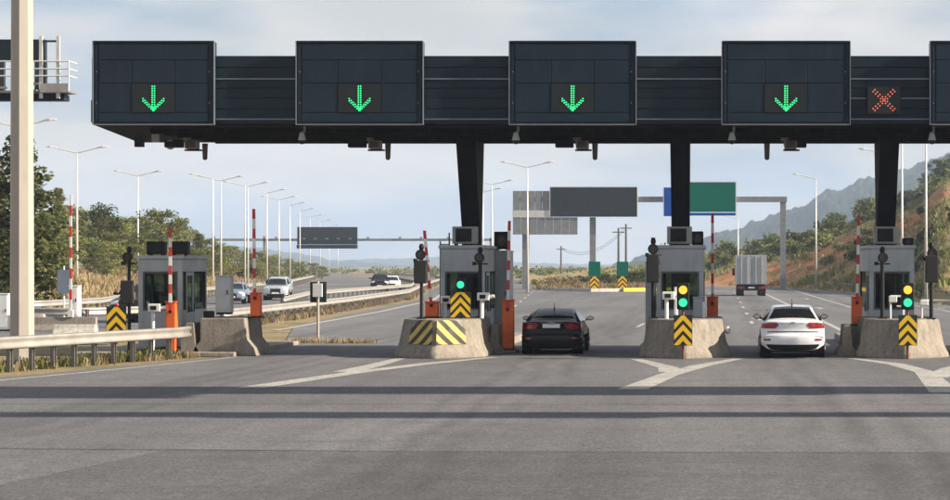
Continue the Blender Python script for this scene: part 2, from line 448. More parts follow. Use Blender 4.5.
# hillside right of the road: height by direction from the plaza and distance
HT = [(-.09, .3), (-.04, 1.6), (-.01, 3.8), (.01, 5.2), (.032, 6.2), (.055, 9.6), (.07, 11.4), (.085, 12.8), (.104, 17.5), (.14, 22), (.25, 30), (.6, 40)]
def hill_foot(u): return lerp_tab([(-.09, 300), (-.02, 290), (.02, 262), (.045, 225), (.07, 185), (.105, 140), (.2, 105), (.6, 80)], u)
def hill_z(u, d):
    f = hill_foot(u); H = lerp_tab(HT, u)
    t = (d - f)/(400 - f)
    if t <= 0: return -.05
    t = min(t, 1.25)
    base = H*(1.55*t - .55*t*t) if t < 1 else H*(1 - .12*(t-1))
    x = u*d
    cut = min(1, t*5)
    return base*(.72 + .28*cut) + cut*(fbm(x, d, 5, .035)*1.1 + fbm(x, d, 4, .15)*.35)
P = []
for i in range(150):
    d = 80 + (560-80)*(i/149)
    P.append([(u*d, d, hill_z(u, d) if d > hill_foot(u) else -.06) for u in [(-.09 + .45*(j/219)) for j in range(220)]])
def hill_mat():
    m, t, b = newmat('hillside_soil')
    f = noise_tex(t, .05, 8, .62, pos=True)
    c = ramp(t, f, [(.30, (.14, .145, .05)), (.42, (.27, .23, .10)), (.52, (.36, .24, .10)), (.58, (.32, .25, .11)), (.70, (.19, .18, .07))])
    f2 = noise_tex(t, .35, 8, .7, pos=True)
    # bare red earth of the road cutting, with a ragged outline
    gp = t.nodes.new('ShaderNodeNewGeometry'); vm = t.nodes.new('ShaderNodeVectorMath'); vm.operation = 'DISTANCE'; vm.inputs[1].default_value = (13.0, 275.0, 4.0)
    t.links.new(gp.outputs['Position'], vm.inputs[0])
    ma = t.nodes.new('ShaderNodeMath'); ma.operation = 'MULTIPLY_ADD'; ma.inputs[1].default_value = 60.0; t.links.new(f, ma.inputs[0]); t.links.new(vm.outputs['Value'], ma.inputs[2])
    md = t.nodes.new('ShaderNodeMath'); md.operation = 'DIVIDE'; md.inputs[1].default_value = 120.0; t.links.new(ma.outputs[0], md.inputs[0])
    c = mix(t, ramp(t, md.outputs[0], [(.34, 1.0), (.47, 0.0)]), c, (.52, .21, .075))
    c = mix(t, ramp(t, f2, [(.50, 0.0), (.66, .75)]), c, (.11, .115, .04))
    g = noise_tex(t, 2.0, 6, .7, pos=True)
    c = mix(t, .6, c, ramp(t, g, [(.3, .28), (.7, .72)]), 'OVERLAY')
    t.links.new(c, b.inputs['Base Color']); b.inputs['Roughness'].default_value = 1; bump(t, b, g, .9, .5)
    return m
struct('hillside', MB().grid(P), hill_mat(), smooth=True)

def forest_mat(name, a, b_, scale):
    m, t, b = newmat(name)
    f = noise_tex(t, scale, 6, .7, pos=True)
    c = ramp(t, f, [(.35, a), (.65, b_)])
    t.links.new(c, b.inputs['Base Color']); b.inputs['Roughness'].default_value = 1; b.inputs['Specular IOR Level'].default_value = .1
    return m
M_FOREST = forest_mat('far_forest', (.012, .024, .016), (.035, .052, .030), .05)
def ridge(name, tab, d0, depth, du, mat, seed, bump_h, ns=260, nd=26, lo=-.02):
    P = []
    u0, u1 = tab[0][0], tab[-1][0]
    for i in range(nd):
        t = i/(nd-1); row = []
        for j in range(ns):
            u = u0 + (u1-u0)*j/(ns-1)
            H = lerp_tab(tab, u)*d0 + CH
            d = d0 - depth + depth*1.6*t
            tt = min(1, t*1.6)
            h = H*(tt**.8) if t <= .625 else H*(1 - .5*(t-.625))
            x = u*d
            h += (fbm(x+seed*100, d, 3, .003)*H*.07 + fbm(x+seed*77, d*.7, 6, .05)*bump_h*.5)*min(1, tt*1.5)
            row.append((x, d, max(lo - .1, h) if t > 0 else -1))
        P.append(row)
    return struct(name, MB().grid(P), mat, smooth=True)
# forested mountain at the right, in the blue distance
ridge('mountain', [(-.085,-.012),(-.058,-.006),(-.045,.0),(-.033,.004),(-.014,.010),(.007,.0165),(.032,.0250),(.052,.0345),(.068,.0395),(.082,.0425),(.105,.051),(.2,.058),(.5,.056)],
      2600, 1000, 0, M_FOREST, 3, 15.0, 1000, 44)
ridge('distant_mountain', [(-.60,.010),(-.40,.012),(-.30,.012),(-.24,.0105),(-.213,.0085),(-.195,.0055),(-.17,.0015),(-.13,-.001),(-.08,-.002)],
      4400, 900, 0, M_FOREST, 5, 12.0)
ridge('distant_mountain', [(-.40,.004),(-.25,.004),(-.19,.0022),(-.15,.003),(-.125,.0042),(-.10,.0015),(-.07,.0006),(-.04,.0)],
      5500, 500, 0, M_FOREST, 9, 12.0)

# bank of dry grass under the trees at the left
P = []
for i in range(60):
    d = 95 + 330*(i/59)
    row = []
    for j in range(60):
        xr = -36 - .00 - max(0, (d-125))*.115 - max(0, (d-230))*.07      # foot of the bank follows the road
        x = xr - 2 - 110*(j/59)**1.5
        h = 2.2*(1 - math.exp(-(xr - 2 - x)/7.0)) + fbm(x, d, 4, .12)*.35*min(1, (xr - x)/4) - .03
        row.append((x, d, h))
    P.append(row)
struct('grass_bank', MB().grid(P), forest_mat('dry_grass_bank', (.20, .15, .07), (.42, .32, .16), .9), smooth=True)
def bank_z(x, d):
    xr = -36 - max(0, (d-125))*.115 - max(0, (d-230))*.07
    return 2.2*(1 - math.exp(-max(0, xr - 2 - x)/7.0))

# ================================================================== TOLL GANTRY
gan = thing('toll_gantry', 'long dark overhead toll gantry with lane signs above all the booths', 'gantry', (0, 66, 0))
GO = Vector((0, 66, 0))
def gpart(name, mb, mat, parent=gan, **k):
    if parent is gan: mb.v = [tuple(Vector(p) - GO) for p in mb.v]
    else: mb.v = [tuple(Vector(p) - GO) for p in mb.v]
    return mb.build(name, mat, parent, **k)
XL, XR = -17.15, 30.0
# roof body
mb = MB(); mb.loft([[(XL, 60.32, 6.36), (XL, 60.32, 8.22), (XL-.55, 67.0, 8.12), (XL-.55, 67.0, 6.26)],
                    [(XR, 60.32, 6.36), (XR, 60.32, 8.22), (XR, 67.0, 8.12), (XR, 67.0, 6.26)]])
gpart('roof_body', mb, M_SOFFIT)
mb = MB(); mb.box(XL-.12, XL-.01, 60.4, 62.0, 6.45, 7.05); mb.box(XL-.05, XL-.005, 60.25, 60.9, 6.4, 8.2)
gpart('end_plate', mb, M_GANTRY)
# soffit ribs
for k in range(6):
    y = 61.2 + k*1.05
    mb = MB(); mb.box(XL + 1.3 + .12*k, XR - .05, y, y + .12, 6.20, 6.33); gpart('soffit_rib', mb, M_SOFFIT)
boxes = [(-17.1, -13.8), (-11.56, -8.1), (-5.75, -2.29), (.05, 3.55), (5.73, 9.2), (11.5, 15.0), (17.4, 20.9), (23.3, 26.8)]
# fascia between the boxes: ribbed boards with two bright joints
gaps = [(a[1], b[0]) for a, b in zip(boxes[:-1], boxes[1:])] + [(26.8, XR)]
ribs = [(6.40, 6.50), (6.535, 6.805), (6.811, 7.095), (7.101, 7.365), (7.371, 7.60), (7.635, 7.935), (7.941, 8.25)]
for gi, (a, b) in enumerate(gaps):
    for ri, (z0, z1) in enumerate(ribs):
        mb = MB(); mb.box(a + .002, b - .002, 60.20 + .012*(ri % 2), 60.32, z0, z1)
        gpart('fascia_board', mb, M_GANTRY2 if ri else M_GANTRY, bevel=.008)
    for z in (6.505, 7.605) + ((7.075,) if gi == 3 else ()):
        if gi == 3 and z == 7.075:
            segs = [(a, 4.0), (4.95, b)]
        else: segs = [(a, b)]
        for s0, s1 in segs:
            mb = MB(); mb.box(s0 + .003, s1 - .003, 60.17, 60.21, z, z + .028); gpart('trim_strip', mb, M_TRIM)
arrow_pts = []
def dots(kind):
    pts = set(); q = .062
    if kind == 'arrow':
        for i in range(11):
            for j in (-.5, .5): pts.add((j*q, .33 - i*q))
        for i in range(6):
            for j in (0, 1):
                for sg in (-1, 1): pts.add((round(sg*(i + .25)*q*.86, 4), round(-.33 + i*q*.84 + j*q, 4)))
    else:
        for i in range(9):
            t = (i-4)*.068
            for j in (-.5, .5):
                pts.add((t + j*.05, t*.95 - j*.05)); pts.add((t + j*.05, -t*.95 + j*.05))
    return pts
def led(kind, cx, cz, y, r):
    mb = MB()
    for (dx, dz) in dots(kind):
        c = (cx + dx, y, cz + dz); n = 6
        vv = [(c[0] + r*math.cos(k*math.pi/3), y, c[2] + r*math.sin(k*math.pi/3)) for k in range(n)] + [(c[0], y - .012, c[2])]
        mb.add(vv, [(k, (k+1) % n, n) for k in range(n)])
    return mb
for bi, (a, b) in enumerate(boxes):
    mb = MB(); mb.box(a, b, 60.03, 60.34, 6.36, 8.63)
    bx = gpart('sign_box', mb, M_GANTRY, bevel=.02)
    w = b - a; fr = .07
    # bright edge frame
    for seg in ((a - .012, a + .010, 6.35, 8.64), (b - .010, b + .012, 6.35, 8.64)):
        mb = MB(); mb.box(seg[0], seg[1], 59.97, 60.06, seg[2], seg[3]); gpart('edge_trim', mb, M_TRIM, bx)
    mb = MB(); mb.box(a + .02, b - .02, 59.975, 60.05, 6.345, 6.375); gpart('edge_trim', mb, M_TRIM, bx)
    mb = MB(); mb.box(a + .02, b - .02, 59.975, 60.05, 8.60, 8.642); gpart('edge_trim', mb, M_GANTRY2, bx)
    lc = (a + b)/2; sw = .585
    cols = [a + .16, lc - sw, lc + sw, b - .16]
    panels = [(a + .16, b - .16, 8.12, 8.56)]
    panels += [(cols[k] + .006, cols[k+1] - .006, 7.49, 8.105) for k in range(3)]
    panels += [(cols[0], cols[1] - .006, 6.69, 7.475), (cols[2] + .006, cols[3], 6.69, 7.475)]
    panels += [(a + .16, b - .16, 6.42, 6.675)]
    for (x0, x1, z0, z1) in panels:
        mb = MB(); mb.box(x0, x1, 59.995, 60.06, z0, z1); gpart('panel', mb, M_GANTRY, bx, bevel=.012)
    for xx in (a + .05, b - .12):
        mb = MB(); mb.box(xx, xx + .07, 60.0, 60.06, 6.42, 8.56); gpart('panel', mb, M_GANTRY2, bx, bevel=.01)
    mb = MB(); mb.box(cols[1] + .004, cols[2] - .004, 59.985, 60.06, 6.69, 7.475); gpart('led_screen', mb, M_SCREEN, bx)
    tag(gpart('led_arrow', led('arrow', lc, 7.07, 59.98, .024), E_GREEN, bx), kind='stuff')
    for sx in (a + .10, b - .13):      # small fixings
        for zz in (7.8, 6.95):
            mb = MB(); mb.cyl((sx, 59.99, zz), (sx, 60.02, zz), .02, n=8); gpart('bolt', mb, M_TRIM, bx)
# closed-lane cross beyond the fourth box
mb = MB(); mb.box(4.03, 4.92, 60.10, 60.25, 6.66, 7.40); cx_ = gpart('cross_screen', mb, M_SCREEN)
tag(gpart('led_cross', led('cross', 4.475, 7.03, 60.09, .023), E_RED, cx_), kind='stuff')
# columns, wide at the top
COLX = [-7.45, -1.18, 4.97, 11.2, 17.4, 23.6]
for x in COLX:
    mb = MB(); mb.loft([[(x-.27, 65.75, .2), (x+.27, 65.75, .2), (x+.27, 66.35, .2), (x-.27, 66.35, .2)],
                        [(x-.27, 65.75, 3.6), (x+.27, 65.75, 3.6), (x+.27, 66.4, 3.6), (x-.27, 66.4, 3.6)],
                        [(x-.28, 64.3, 6.27), (x+.28, 64.3, 6.27), (x+.28, 66.9, 6.27), (x-.28, 66.9, 6.27)]])
    gpart('column', mb, M_COLUMN, bevel=.02)
# things that hang under the gantry
def dome_camera(px, label):
    x = PX(px, 60.6); t = thing('dome_camera', label, 'camera', (x, 60.6, 6.36), group='dome cameras under the gantry')
    mb = MB(); mb.cyl((.05, .1, 0), (.05, .1, -.14), .035, n=8); mb.cyl((.05, .1, -.12), (0, 0, -.22), .04, n=8); mb.build('bracket', M_GREYDEV, t)
    mb = MB(); mb.cyl((0, 0, -.18), (0, 0, -.40), .06, .115, 16); mb.build('housing', M_CABINET, t, smooth=False, bevel=.01)
    mb = MB(); mb.ball((0, 0, -.41), .10, .10, .10); mb.build('dome', M_BLACK, t, smooth=True)
dome_camera(302, 'small white dome camera left of the second lane sign')
dome_camera(516, 'small white dome camera under the left corner of the third lane sign')
dome_camera(732, 'small white dome camera under the left corner of the fourth lane sign')
dome_camera(932, 'small white dome camera at the far right of the gantry')
def reader(px, label, flip=1, extra=0):
    d = 63.6; x = PX(px, d)
    t = thing('toll_reader', label, 'toll reader', (x, d, 6.28), group='toll readers under the gantry')
    mb = MB(); mb.cyl((0, 0, .05), (0, 0, -.16), .12, .12, 12); mb.box(-.04, .04, -.04, .04, -.3, -.1); mb.build('mount', M_GREYDEV, t)
    mb = MB(); mb.box(-.62*flip if flip > 0 else .10, -.10 if flip > 0 else .62, -.18, .12, -.36, -.14); mb.build('antenna_box', M_BLACK, t, bevel=.03)
    mb = MB(); mb.box(-.02, .34, -.25, .15, -.40, -.16); lampb = mb.build('floodlight', M_GREYDEV, t, bevel=.03)
    mb = MB(); mb.box(.02, .30, -.262, -.25, -.37, -.19); mb.build('glass', M_BRONZE, lampb)
    mb = MB(); mb.box(-.05, .42, -.1, .1, -.455, -.41); mb.build('rail', M_BLACK, t)
    xx = .52*flip
    mb = MB(); mb.cyl((xx, 0, -.24), (xx, 0, -.66), .085, .07, 12); mb.ball((xx, 0, -.66), .07, .07, .06)
    mb.build('sensor', M_BRONZE, t, smooth=False)
    if extra:
        MB().cyl((-.45, -.15, -.28), (-.45, .05, -.22), .15, .13, 14).build('camera', M_GREYDEV, t, bevel=.01); MB().box(-1.0, -.8, -.1, .1, -.2, .03).build('camera', M_CABINET, t, bevel=.01); MB().box(-1.5, -1.25, -.1, .1, -.34, -.05).build('camera', M_BLACK, t, bevel=.01)
reader(187, 'cluster of cameras and reader under the leftmost lane sign', 1, 1)
reader(370, 'dark reader with hanging sensor under the second lane sign', 1)
reader(577, 'dark reader with hanging sensor under the third lane sign', 1)
reader(785, 'dark reader with its sensor on the left under the fourth lane sign', -1)

# ================================================================== ISLANDS AND BOOTHS
def chevron_panel(t, x, y, z0, w=.5, h=.82):
    """black board with yellow chevrons pointing up"""
    mb = MB(); mb.box(x-w/2, x+w/2, y, y+.03, z0, z0+h); b = mb.build('board', M_SBLK, t, bevel=.004)
    th = h*.20
    for k in range(3):
        zb = z0 + h*(.04 + .34*k) - h*.20
        pts = []
        for (px_, pz_) in ((-w/2, zb), (0, zb + w*.52), (w/2, zb), (w/2, zb + th), (0, zb + w*.52 + th), (-w/2, zb + th)):
            pts.append((px_, pz_))
        # clip against the board by limiting heights
        L_ = [(-w/2+.01, zb), (0, zb+w*.52), (0, zb+w*.52+th), (-w/2+.01, zb+th)]
        for sgn in (-1, 1):
            n = 5; lo = []; hi = []
            for i in range(n+1):
                s = i/n; xx = (w/2-.012)*(1-s); za = zb + s*w*.52
                lo.append((xx, min(max(za, z0+.01), z0+h-.01))); hi.append((xx, min(max(za+th, z0+.01), z0+h-.01)))
            mb = MB()
            for i in range(n):
                if hi[i][1]-lo[i][1] < .004 and hi[i+1][1]-lo[i+1][1] < .004: continue
                mb.add([(x+sgn*lo[i][0], y-.004, lo[i][1]), (x+sgn*lo[i+1][0], y-.004, lo[i+1][1]), (x+sgn*hi[i+1][0], y-.004, hi[i+1][1]), (x+sgn*hi[i][0], y-.004, hi[i][1])], [(0,1,2,3)])
            if mb.f: mb.build('chevron_stripe', M_YEL, b)
    return b
def signal_head(t, x, y, z0, lit, s=1.0):
    mb = MB(); mb.box(x-.17*s, x+.17*s, y, y+.2*s, z0, z0+.72*s); h = mb.build('signal_head', M_BLACK, t, bevel=.03)
    for k, m in enumerate(lit):
        zc = z0 + (.19 + .34*k)*s
        mb = MB(); mb.cyl((x, y-.012, zc), (x, y+.01, zc), .115*s, n=20); mb.build('lens', m, h)
        mb = MB()
        n = 14; r = .145*s; rows = []
        for yy in (y, y-.16*s):
            rows.append([(x + r*math.cos(R(-20 + 220*i/n)), yy, zc + r*math.sin(R(-20 + 220*i/n))) for i in range(n+1)])
        mb.grid(rows); ho = mb.build('visor', M_BLACK, h); so_ = ho.modifiers.new('t', 'SOLIDIFY'); so_.thickness = .008
    return h

def island(cx, y0, label, painted):
    t = thing('concrete_island', label, 'traffic island', (cx, y0, 0), group='concrete toll islands')
    def ring(z, hw, tip, L_):
        return [(-.07, tip, z), (.07, tip, z), (hw*.80, tip+.85, z), (hw, tip+1.35, z), (hw, L_, z), (-hw, L_, z), (-hw, tip+1.35, z), (-hw*.80, tip+.85, z)]
    rings = [ring(-.02, 1.27, -.10, 4.6), ring(.10, 1.26, -.08, 4.6), ring(.34, 1.15, .08, 4.6), ring(1.04, 1.03, .30, 4.55)]
    mb = MB(); mb.loft(rings); mb.build('nose_block', M_CONC, t, bevel=.045)
    if painted:
        lo, hi = rings[2], rings[3]
        for sgn, (i0, i1) in ((1, (1, 2)), (-1, (0, 7))):
            A, B, C, D = Vector(lo[i0]), Vector(lo[i1]), Vector(hi[i1]), Vector(hi[i0])
            nrm = (B-A).cross(D-A).normalized()*(.022*sgn)
            nrm = nrm if nrm.y < 0 else -nrm
            def Pt(a, b): return A*(1-a)*(1-b) + B*a*(1-b) + C*a*b + D*(1-a)*b + nrm
            for k in range(6):
                # stripes fall away from the ridge, yellow over black
                for v0, v1, m_ in ((1.10 - .52*k, 1.37 - .52*k, M_ISLYEL), (1.37 - .52*k, 1.62 - .52*k, M_ISLBLK)):
                    n = 10; mbp = MB(); seg = []
                    for i in range(n+1):
                        a = -.03 + i/n*.86; za = v0 + .1 - 1.35*a; zb = v1 + .1 - 1.35*a
                        seg.append((a, min(max(za, .04), .97), min(max(zb, .04), .97)))
                    for (a0, l0, h0), (a1, l1, h1) in zip(seg[:-1], seg[1:]):
                        if h0-l0 < .01 and h1-l1 < .01: continue
                        mbp.add([Pt(a0, l0), Pt(a1, l1), Pt(a1, h1), Pt(a0, h0)], [(0,1,2,3)])
                    if mbp.f: mbp.build('painted_stripe', m_, t)
    # low slab and kerb under the booth
    mb = MB(); mb.box(-1.12, 1.12, 4.62, 15.9, -.02, .22); mb.build('slab', M_CONC, t, bevel=.03)
    return t
def jersey(x, y0, y1, label, axis='y', h=.82, mat=None, group='concrete barrier blocks', w=1.0):
    t_ = [(-.30*w, -.01), (.30*w, -.01), (.28*w, .08), (.14*w, .28), (.09*w, h), (-.09*w, h), (-.14*w, .28), (-.28*w, .08)]
    mb = MB()
    if axis == 'y': mb.loft([[(a, 0, b) for a, b in t_], [(a, y1-y0, b) for a, b in t_]]); loc = (x, y0, 0)
    else: mb.loft([[(0, a, b) for a, b in t_], [(y1-y0, a, b) for a, b in t_]]); loc = (y0, x, 0)
    o = mb.build('concrete_barrier', mat or M_CONC, bevel=.02); o.location = loc
    return tag(o, label, 'concrete barrier', group)
M_ISLYEL = paint('faded_yellow_paint', (.52, .38, .10), .8, 0, .25, 4, (.28, .23, .16), .7)
M_ISLBLK = paint('faded_black_paint', (.045, .042, .040), .85, 0, .4, 4, (.20, .17, .13), .6)

def booth(cx, y0, w, dep, label, zf=.22, zr=3.0, rot=0.0, ac=(.0,), acs=1.0):
    t = thing('toll_booth', label, 'toll booth', (cx, y0, zf), rot, 'toll booths')
    h = zr - zf; hw = w/2; wz0, wz1 = 1.02, 2.12
    def wall_y(y, y2, name):      # a wall across the lane with one big window
        mb = MB(); mb.box(-hw, hw, y, y2, 0, wz0); mb.build('wall_panel', M_BOOTH, t, bevel=.01)
        mb = MB(); mb.box(-hw, hw, y, y2, wz1, h); mb.build('wall_panel', M_BOOTH, t, bevel=.01)
        for s in (-1, 1):
            mb = MB(); mb.box(min(s*hw, s*(hw-.13)), max(s*hw, s*(hw-.13)), y, y2, wz0+.002, wz1-.002); mb.build('wall_panel', M_BOOTH, t)
        wn = MB()
        for (x0, x1, z0, z1) in ((-hw+.13, hw-.13, wz0, wz0+.05), (-hw+.13, hw-.13, wz1-.05, wz1), (-hw+.13, -hw+.18, wz0+.05, wz1-.05), (hw-.18, hw-.13, wz0+.05, wz1-.05)):
            wn.box(x0, x1, y-.012, y2+.012, z0, z1)
        wo = wn.build('window_frame', M_BOOTHD, t)
        mb = MB(); mb.box(-hw+.18, hw-.18, (y+y2)/2-.004, (y+y2)/2+.004, wz0+.05, wz1-.05); mb.build('pane', M_GLASS, wo)
    wall_y(0, .07, 'front'); wall_y(dep-.07, dep, 'rear')
    for s in (-1, 1):
        xs = sorted((s*hw, s*(hw-.07)))
        # side: panel, door with window, panel
        segs = [(.072, .55, True), (.55, 1.45, False), (1.45, dep-.072, True)]
        for (a, b, solid) in segs:
            if solid:
                mb = MB(); mb.box(xs[0]+.002, xs[1]-.002, a+.003, b-.003, 0, wz0); mb.build('side_panel', M_BOOTH, t, bevel=.008)
                mb = MB(); mb.box(xs[0]+.002, xs[1]-.002, a+.003, b-.003, wz1, h-.005); mb.build('side_panel', M_BOOTH, t, bevel=.008)
                m_ = (a+b)/2
                MB().box(xs[0]+.004, xs[1]-.004, a+.003, a+.07, wz0+.002, wz1-.002).build('window_post', M_BOOTHD, t)
                f_ = MB().box(xs[0]+.004, xs[1]-.004, b-.07, b-.003, wz0+.002, wz1-.002).build('window_post', M_BOOTHD, t)
                mb = MB(); mb.box((xs[0]+xs[1])/2-.004, (xs[0]+xs[1])/2+.004, a+.07, b-.07, wz0+.002, wz1-.002); mb.build('pane', M_GLASS, f_)
            else:
                mb = MB(); mb.box(xs[0]+.01, xs[1]-.01, a+.02, b-.02, 0, .95); mb.box(xs[0]+.01, xs[1]-.01, a+.02, a+.12, .952, 2.1); mb.box(xs[0]+.01, xs[1]-.01, b-.12, b-.02, .952, 2.1); mb.box(xs[0]+.01, xs[1]-.01, a+.12, b-.12, 2.0, 2.1)
                dr = mb.build('door', M_CABINET, t, bevel=.005)
                mb = MB(); mb.box(xs[0]+.004, xs[1]-.004, a+.003, b-.003, 2.115, h-.005); mb.build('side_panel', M_BOOTH, t)
                mb = MB(); mb.box((xs[0]+xs[1])/2-.004, (xs[0]+xs[1])/2+.004, a+.12, b-.12, .952, 2.0); mb.build('pane', M_GLASS, dr)
                mb = MB(); mb.cyl((s*(hw+.04), b-.18, .95), (s*(hw+.04), b-.18, 1.2), .015, n=8); mb.cyl((s*(hw-.01), b-.18, 1.0), (s*(hw+.04), b-.18, 1.0), .012, n=6); mb.build('handle', M_BLACK, dr)
    mb = MB(); mb.box(-hw-.05, hw+.05, -.06, dep+.05, h+.002, h+.10); mb.build('roof', M_BOOTH, t, bevel=.015)
    mb = MB(); mb.box(-hw+.08, hw-.08, .1, dep-.1, .01, .04); mb.build('floor', M_INT, t)
    # desk, screen and stool seen through the glass
    mb = MB(); mb.box(-hw+.1, hw-.1, .12, .62, .98, 1.02); mb.box(-.1, .35, .3, .36, 1.06, 1.42); mb.box(.09, .15, .33, .40, 1.02, 1.1); mb.build('desk', M_INT, t)
    mb = MB(); mb.box(-.45, .02, 1.0, 1.12, .95, 1.55); mb.cyl((-.2, 1.05, .05), (-.2, 1.05, .95), .04, n=8); mb.build('seat_back', M_BLACK, t, bevel=.03)
    for ax in ac:
        mb = MB(); mb.box(ax-.36*acs, ax+.36*acs, .10, .42, h+.14, h+.14+.50*acs); a_ = mb.build('air_conditioner', M_GREYDEV if len(ac) == 1 else M_BLACK, t, bevel=.02)
        mb = MB(); mb.box(ax-.26*acs, ax+.20*acs, .085, .10, h+.14+.06*acs, h+.14+.44*acs); mb.build('grille', M_BLACK, a_)
        mb = MB()
        for k in range(3):
            r0 = (.07 + .055*k)*acs
            mb.loft([[(ax-.03 + rr*math.cos(2*math.pi*i/20), yy, h+.14+.25*acs + rr*math.sin(2*math.pi*i/20)) for i in range(20)] for rr, yy in ((r0, .08), (r0+.012, .075), (r0+.012, .086))], cap=False)
        mb.build('fan_ring', M_SBLK, a_)
        mb = MB(); [MB().box(q-.04, q+.04, .12, .40, h+.10, h+.14).build('foot', M_BLACK, a_) for q in (ax-.26*acs, ax+.26*acs)]
    return t

def boom_barrier(x, y, z, label, L_=2.9, box_h=.95, lean=0.0, base=True, w=.33):
    t = thing('boom_barrier', label, 'barrier', (x, y, z), group='raised boom barriers')
    mb = MB(); mb.box(-w/2, w/2, -.16, .16, .02, box_h); c = mb.build('cabinet', M_ORANGE, t, bevel=.03)
    mb = MB(); mb.box(-w/2-.02, w/2+.02, -.18, .18, box_h+.001, box_h+.04); mb.build('lid', M_ORANGE, c, bevel=.01)
    if base:
        mb = MB(); mb.box(-w/2-.06, w/2+.06, -.22, .22, -.02, .02); mb.build('base_plate', M_BLACK, t)
    n = 9; z0 = box_h*.82
    for k in range(n):
        a = z0 + L_*k/n; b = z0 + L_*(k+1)/n
        mb = MB(); xa = lean*(a-z0); xb = lean*(b-z0)
        mb.loft([[(xa-.045, -.215, a), (xa+.045, -.215, a), (xa+.045, -.185, a), (xa-.045, -.185, a)], [(xb-.04, -.215, b), (xb+.04, -.215, b), (xb+.04, -.185, b), (xb-.04, -.185, b)]])
        mb.build('boom_segment', M_RED if k % 2 == 0 else M_WHITE, t)
    mb = MB(); mb.cyl((0, -.222, z0), (0, -.15, z0), .045, n=12); mb.build('pivot', M_BLACK, t)
    return t
def lane_camera_post(x, y, z, h, label, box=True, boxz=(.9, 1.75), r=.05):
    t = thing('signal_post', label, 'signal post', (x, y, z), group='dark signal posts on the islands')
    mb = MB(); mb.cyl((0, 0, 0), (0, 0, h-.25), r, r*.9, 12); mb.build('post', M_BLACK, t)
    mb = MB(); mb.ball((0, 0, h-.10), .075, .075, .10, 14, 10); mb.build('siren', M_BLACK, t, smooth=True)
    mb = MB(); mb.cyl((0, -.06, h-.30), (0, -.22, h-.31), .12, .145, 16); hn = mb.build('horn', M_BLACK, t)
    mb = MB(); mb.cyl((0, -.222, h-.31), (0, -.23, h-.31), .10, n=16); mb.build('lens', M_LENS_OFF, hn)
    mb = MB(); mb.cyl((-.22, 0, h-.48), (.22, 0, h-.48), .02, n=6); mb.box(-.22, -.12, -.05, .05, h-.52, h-.42); mb.build('crossbar', M_BLACK, t)
    if box:
        mb = MB(); mb.box(-.18, .18, -.28, -.06, boxz[0], boxz[1]); b = mb.build('signal_box', M_SBLK, t, bevel=.03)
        for k in range(2):
            zc = boxz[0] + .22 + .38*k
            mb = MB(); mb.cyl((.185, -.17, zc), (.20, -.17, zc), .11, n=14); mb.build('lens', M_BRONZE, b)
    mb = MB(); mb.box(-.12, .12, -.12, .12, 0, .03); mb.build('base_plate', M_BLACK, t)
    return t
def card_reader(x, y, z, label, h=1.0, head=True):
    t = thing('card_reader', label, 'card reader', (x, y, z), group='white card readers')
    mb = MB(); mb.cyl((0, 0, 0), (0, 0, h), .055, n=12); mb.build('post', M_WHITE, t)
    if head:
        mb = MB(); mb.box(-.12, .22, -.12, .06, h-.02, h+.20); hd = mb.build('head', M_WHITE, t, bevel=.02)
        mb = MB(); mb.box(-.05, .12, -.128, -.12, h+.03, h+.14); mb.build('screen', M_BLACK, hd)
        mb = MB(); mb.cyl((.22, -.05, h+.08), (.36, -.05, h+.1), .05, n=10); mb.build('lamp', M_WHITE, hd)
    return t

ISL = [(-7.72, 'first', True), (-.97, 'second', False), (5.03, 'third', False)]
island(-7.72, 59.3, 'concrete island nose painted with faded yellow and black chevrons', True)
island(-.97, 59.3, 'bare concrete island between the black car and the white car', False)
island(5.03, 59.3, 'bare concrete island right of the white car', False)
booth(-7.42, 63.4, 1.28, 4.3, 'grey toll booth left of the black car', ac=(.05,))
booth(-1.15, 63.4, 1.36, 4.3, 'grey toll booth between the black car and the white car', ac=(-.02,))
booth(4.95, 63.4, 1.30, 4.3, 'grey toll booth at the right under the hillside', ac=(-.15,))
# jersey walls beside the booths
jersey(-6.45, 62.9, 66.2, 'dark concrete barrier along the right side of the booth beside the black car')
jersey(3.55, 61.2, 62.9, 'short dark concrete block left of the rightmost island', h=.85)
# second half of booth one: taller grey cabinet standing right behind
def cabinet(x, y, z, w, dep, h, label, mat=None, name='equipment_cabinet', doors=True):
    t = thing(name, label, 'cabinet', (x, y, z), group='grey roadside cabinets')
    mb = MB(); mb.box(-w/2, w/2, 0, dep, 0, h); b = mb.build('cabinet_body', mat or M_CABINET, t, bevel=.015)
    mb = MB(); mb.box(-w/2-.02, w/2+.02, -.02, dep+.02, h+.002, h+.04); mb.build('cabinet_top', mat or M_CABINET, t, bevel=.008)
    if doors:
        mb = MB(); mb.box(-w/2+.04, w/2-.04, -.014, -.001, .08, h-.06); dd = mb.build('cabinet_door', mat or M_CABINET, t, bevel=.004)
        mb = MB(); mb.box(w/2-.10, w/2-.07, -.03, -.0145, h*.5, h*.5+.12); mb.build('handle', M_BLACK, dd)
    mb = MB(); mb.box(-w/2+.02, w/2-.02, .02, dep-.02, -.06, -.001); mb.build('plinth', M_BLACK, t)
    return t
cabinet(-6.6, 66.4, .28, .42, 1.6, 2.65, 'tall grey cabinet against the right side of the booth beside the black car')
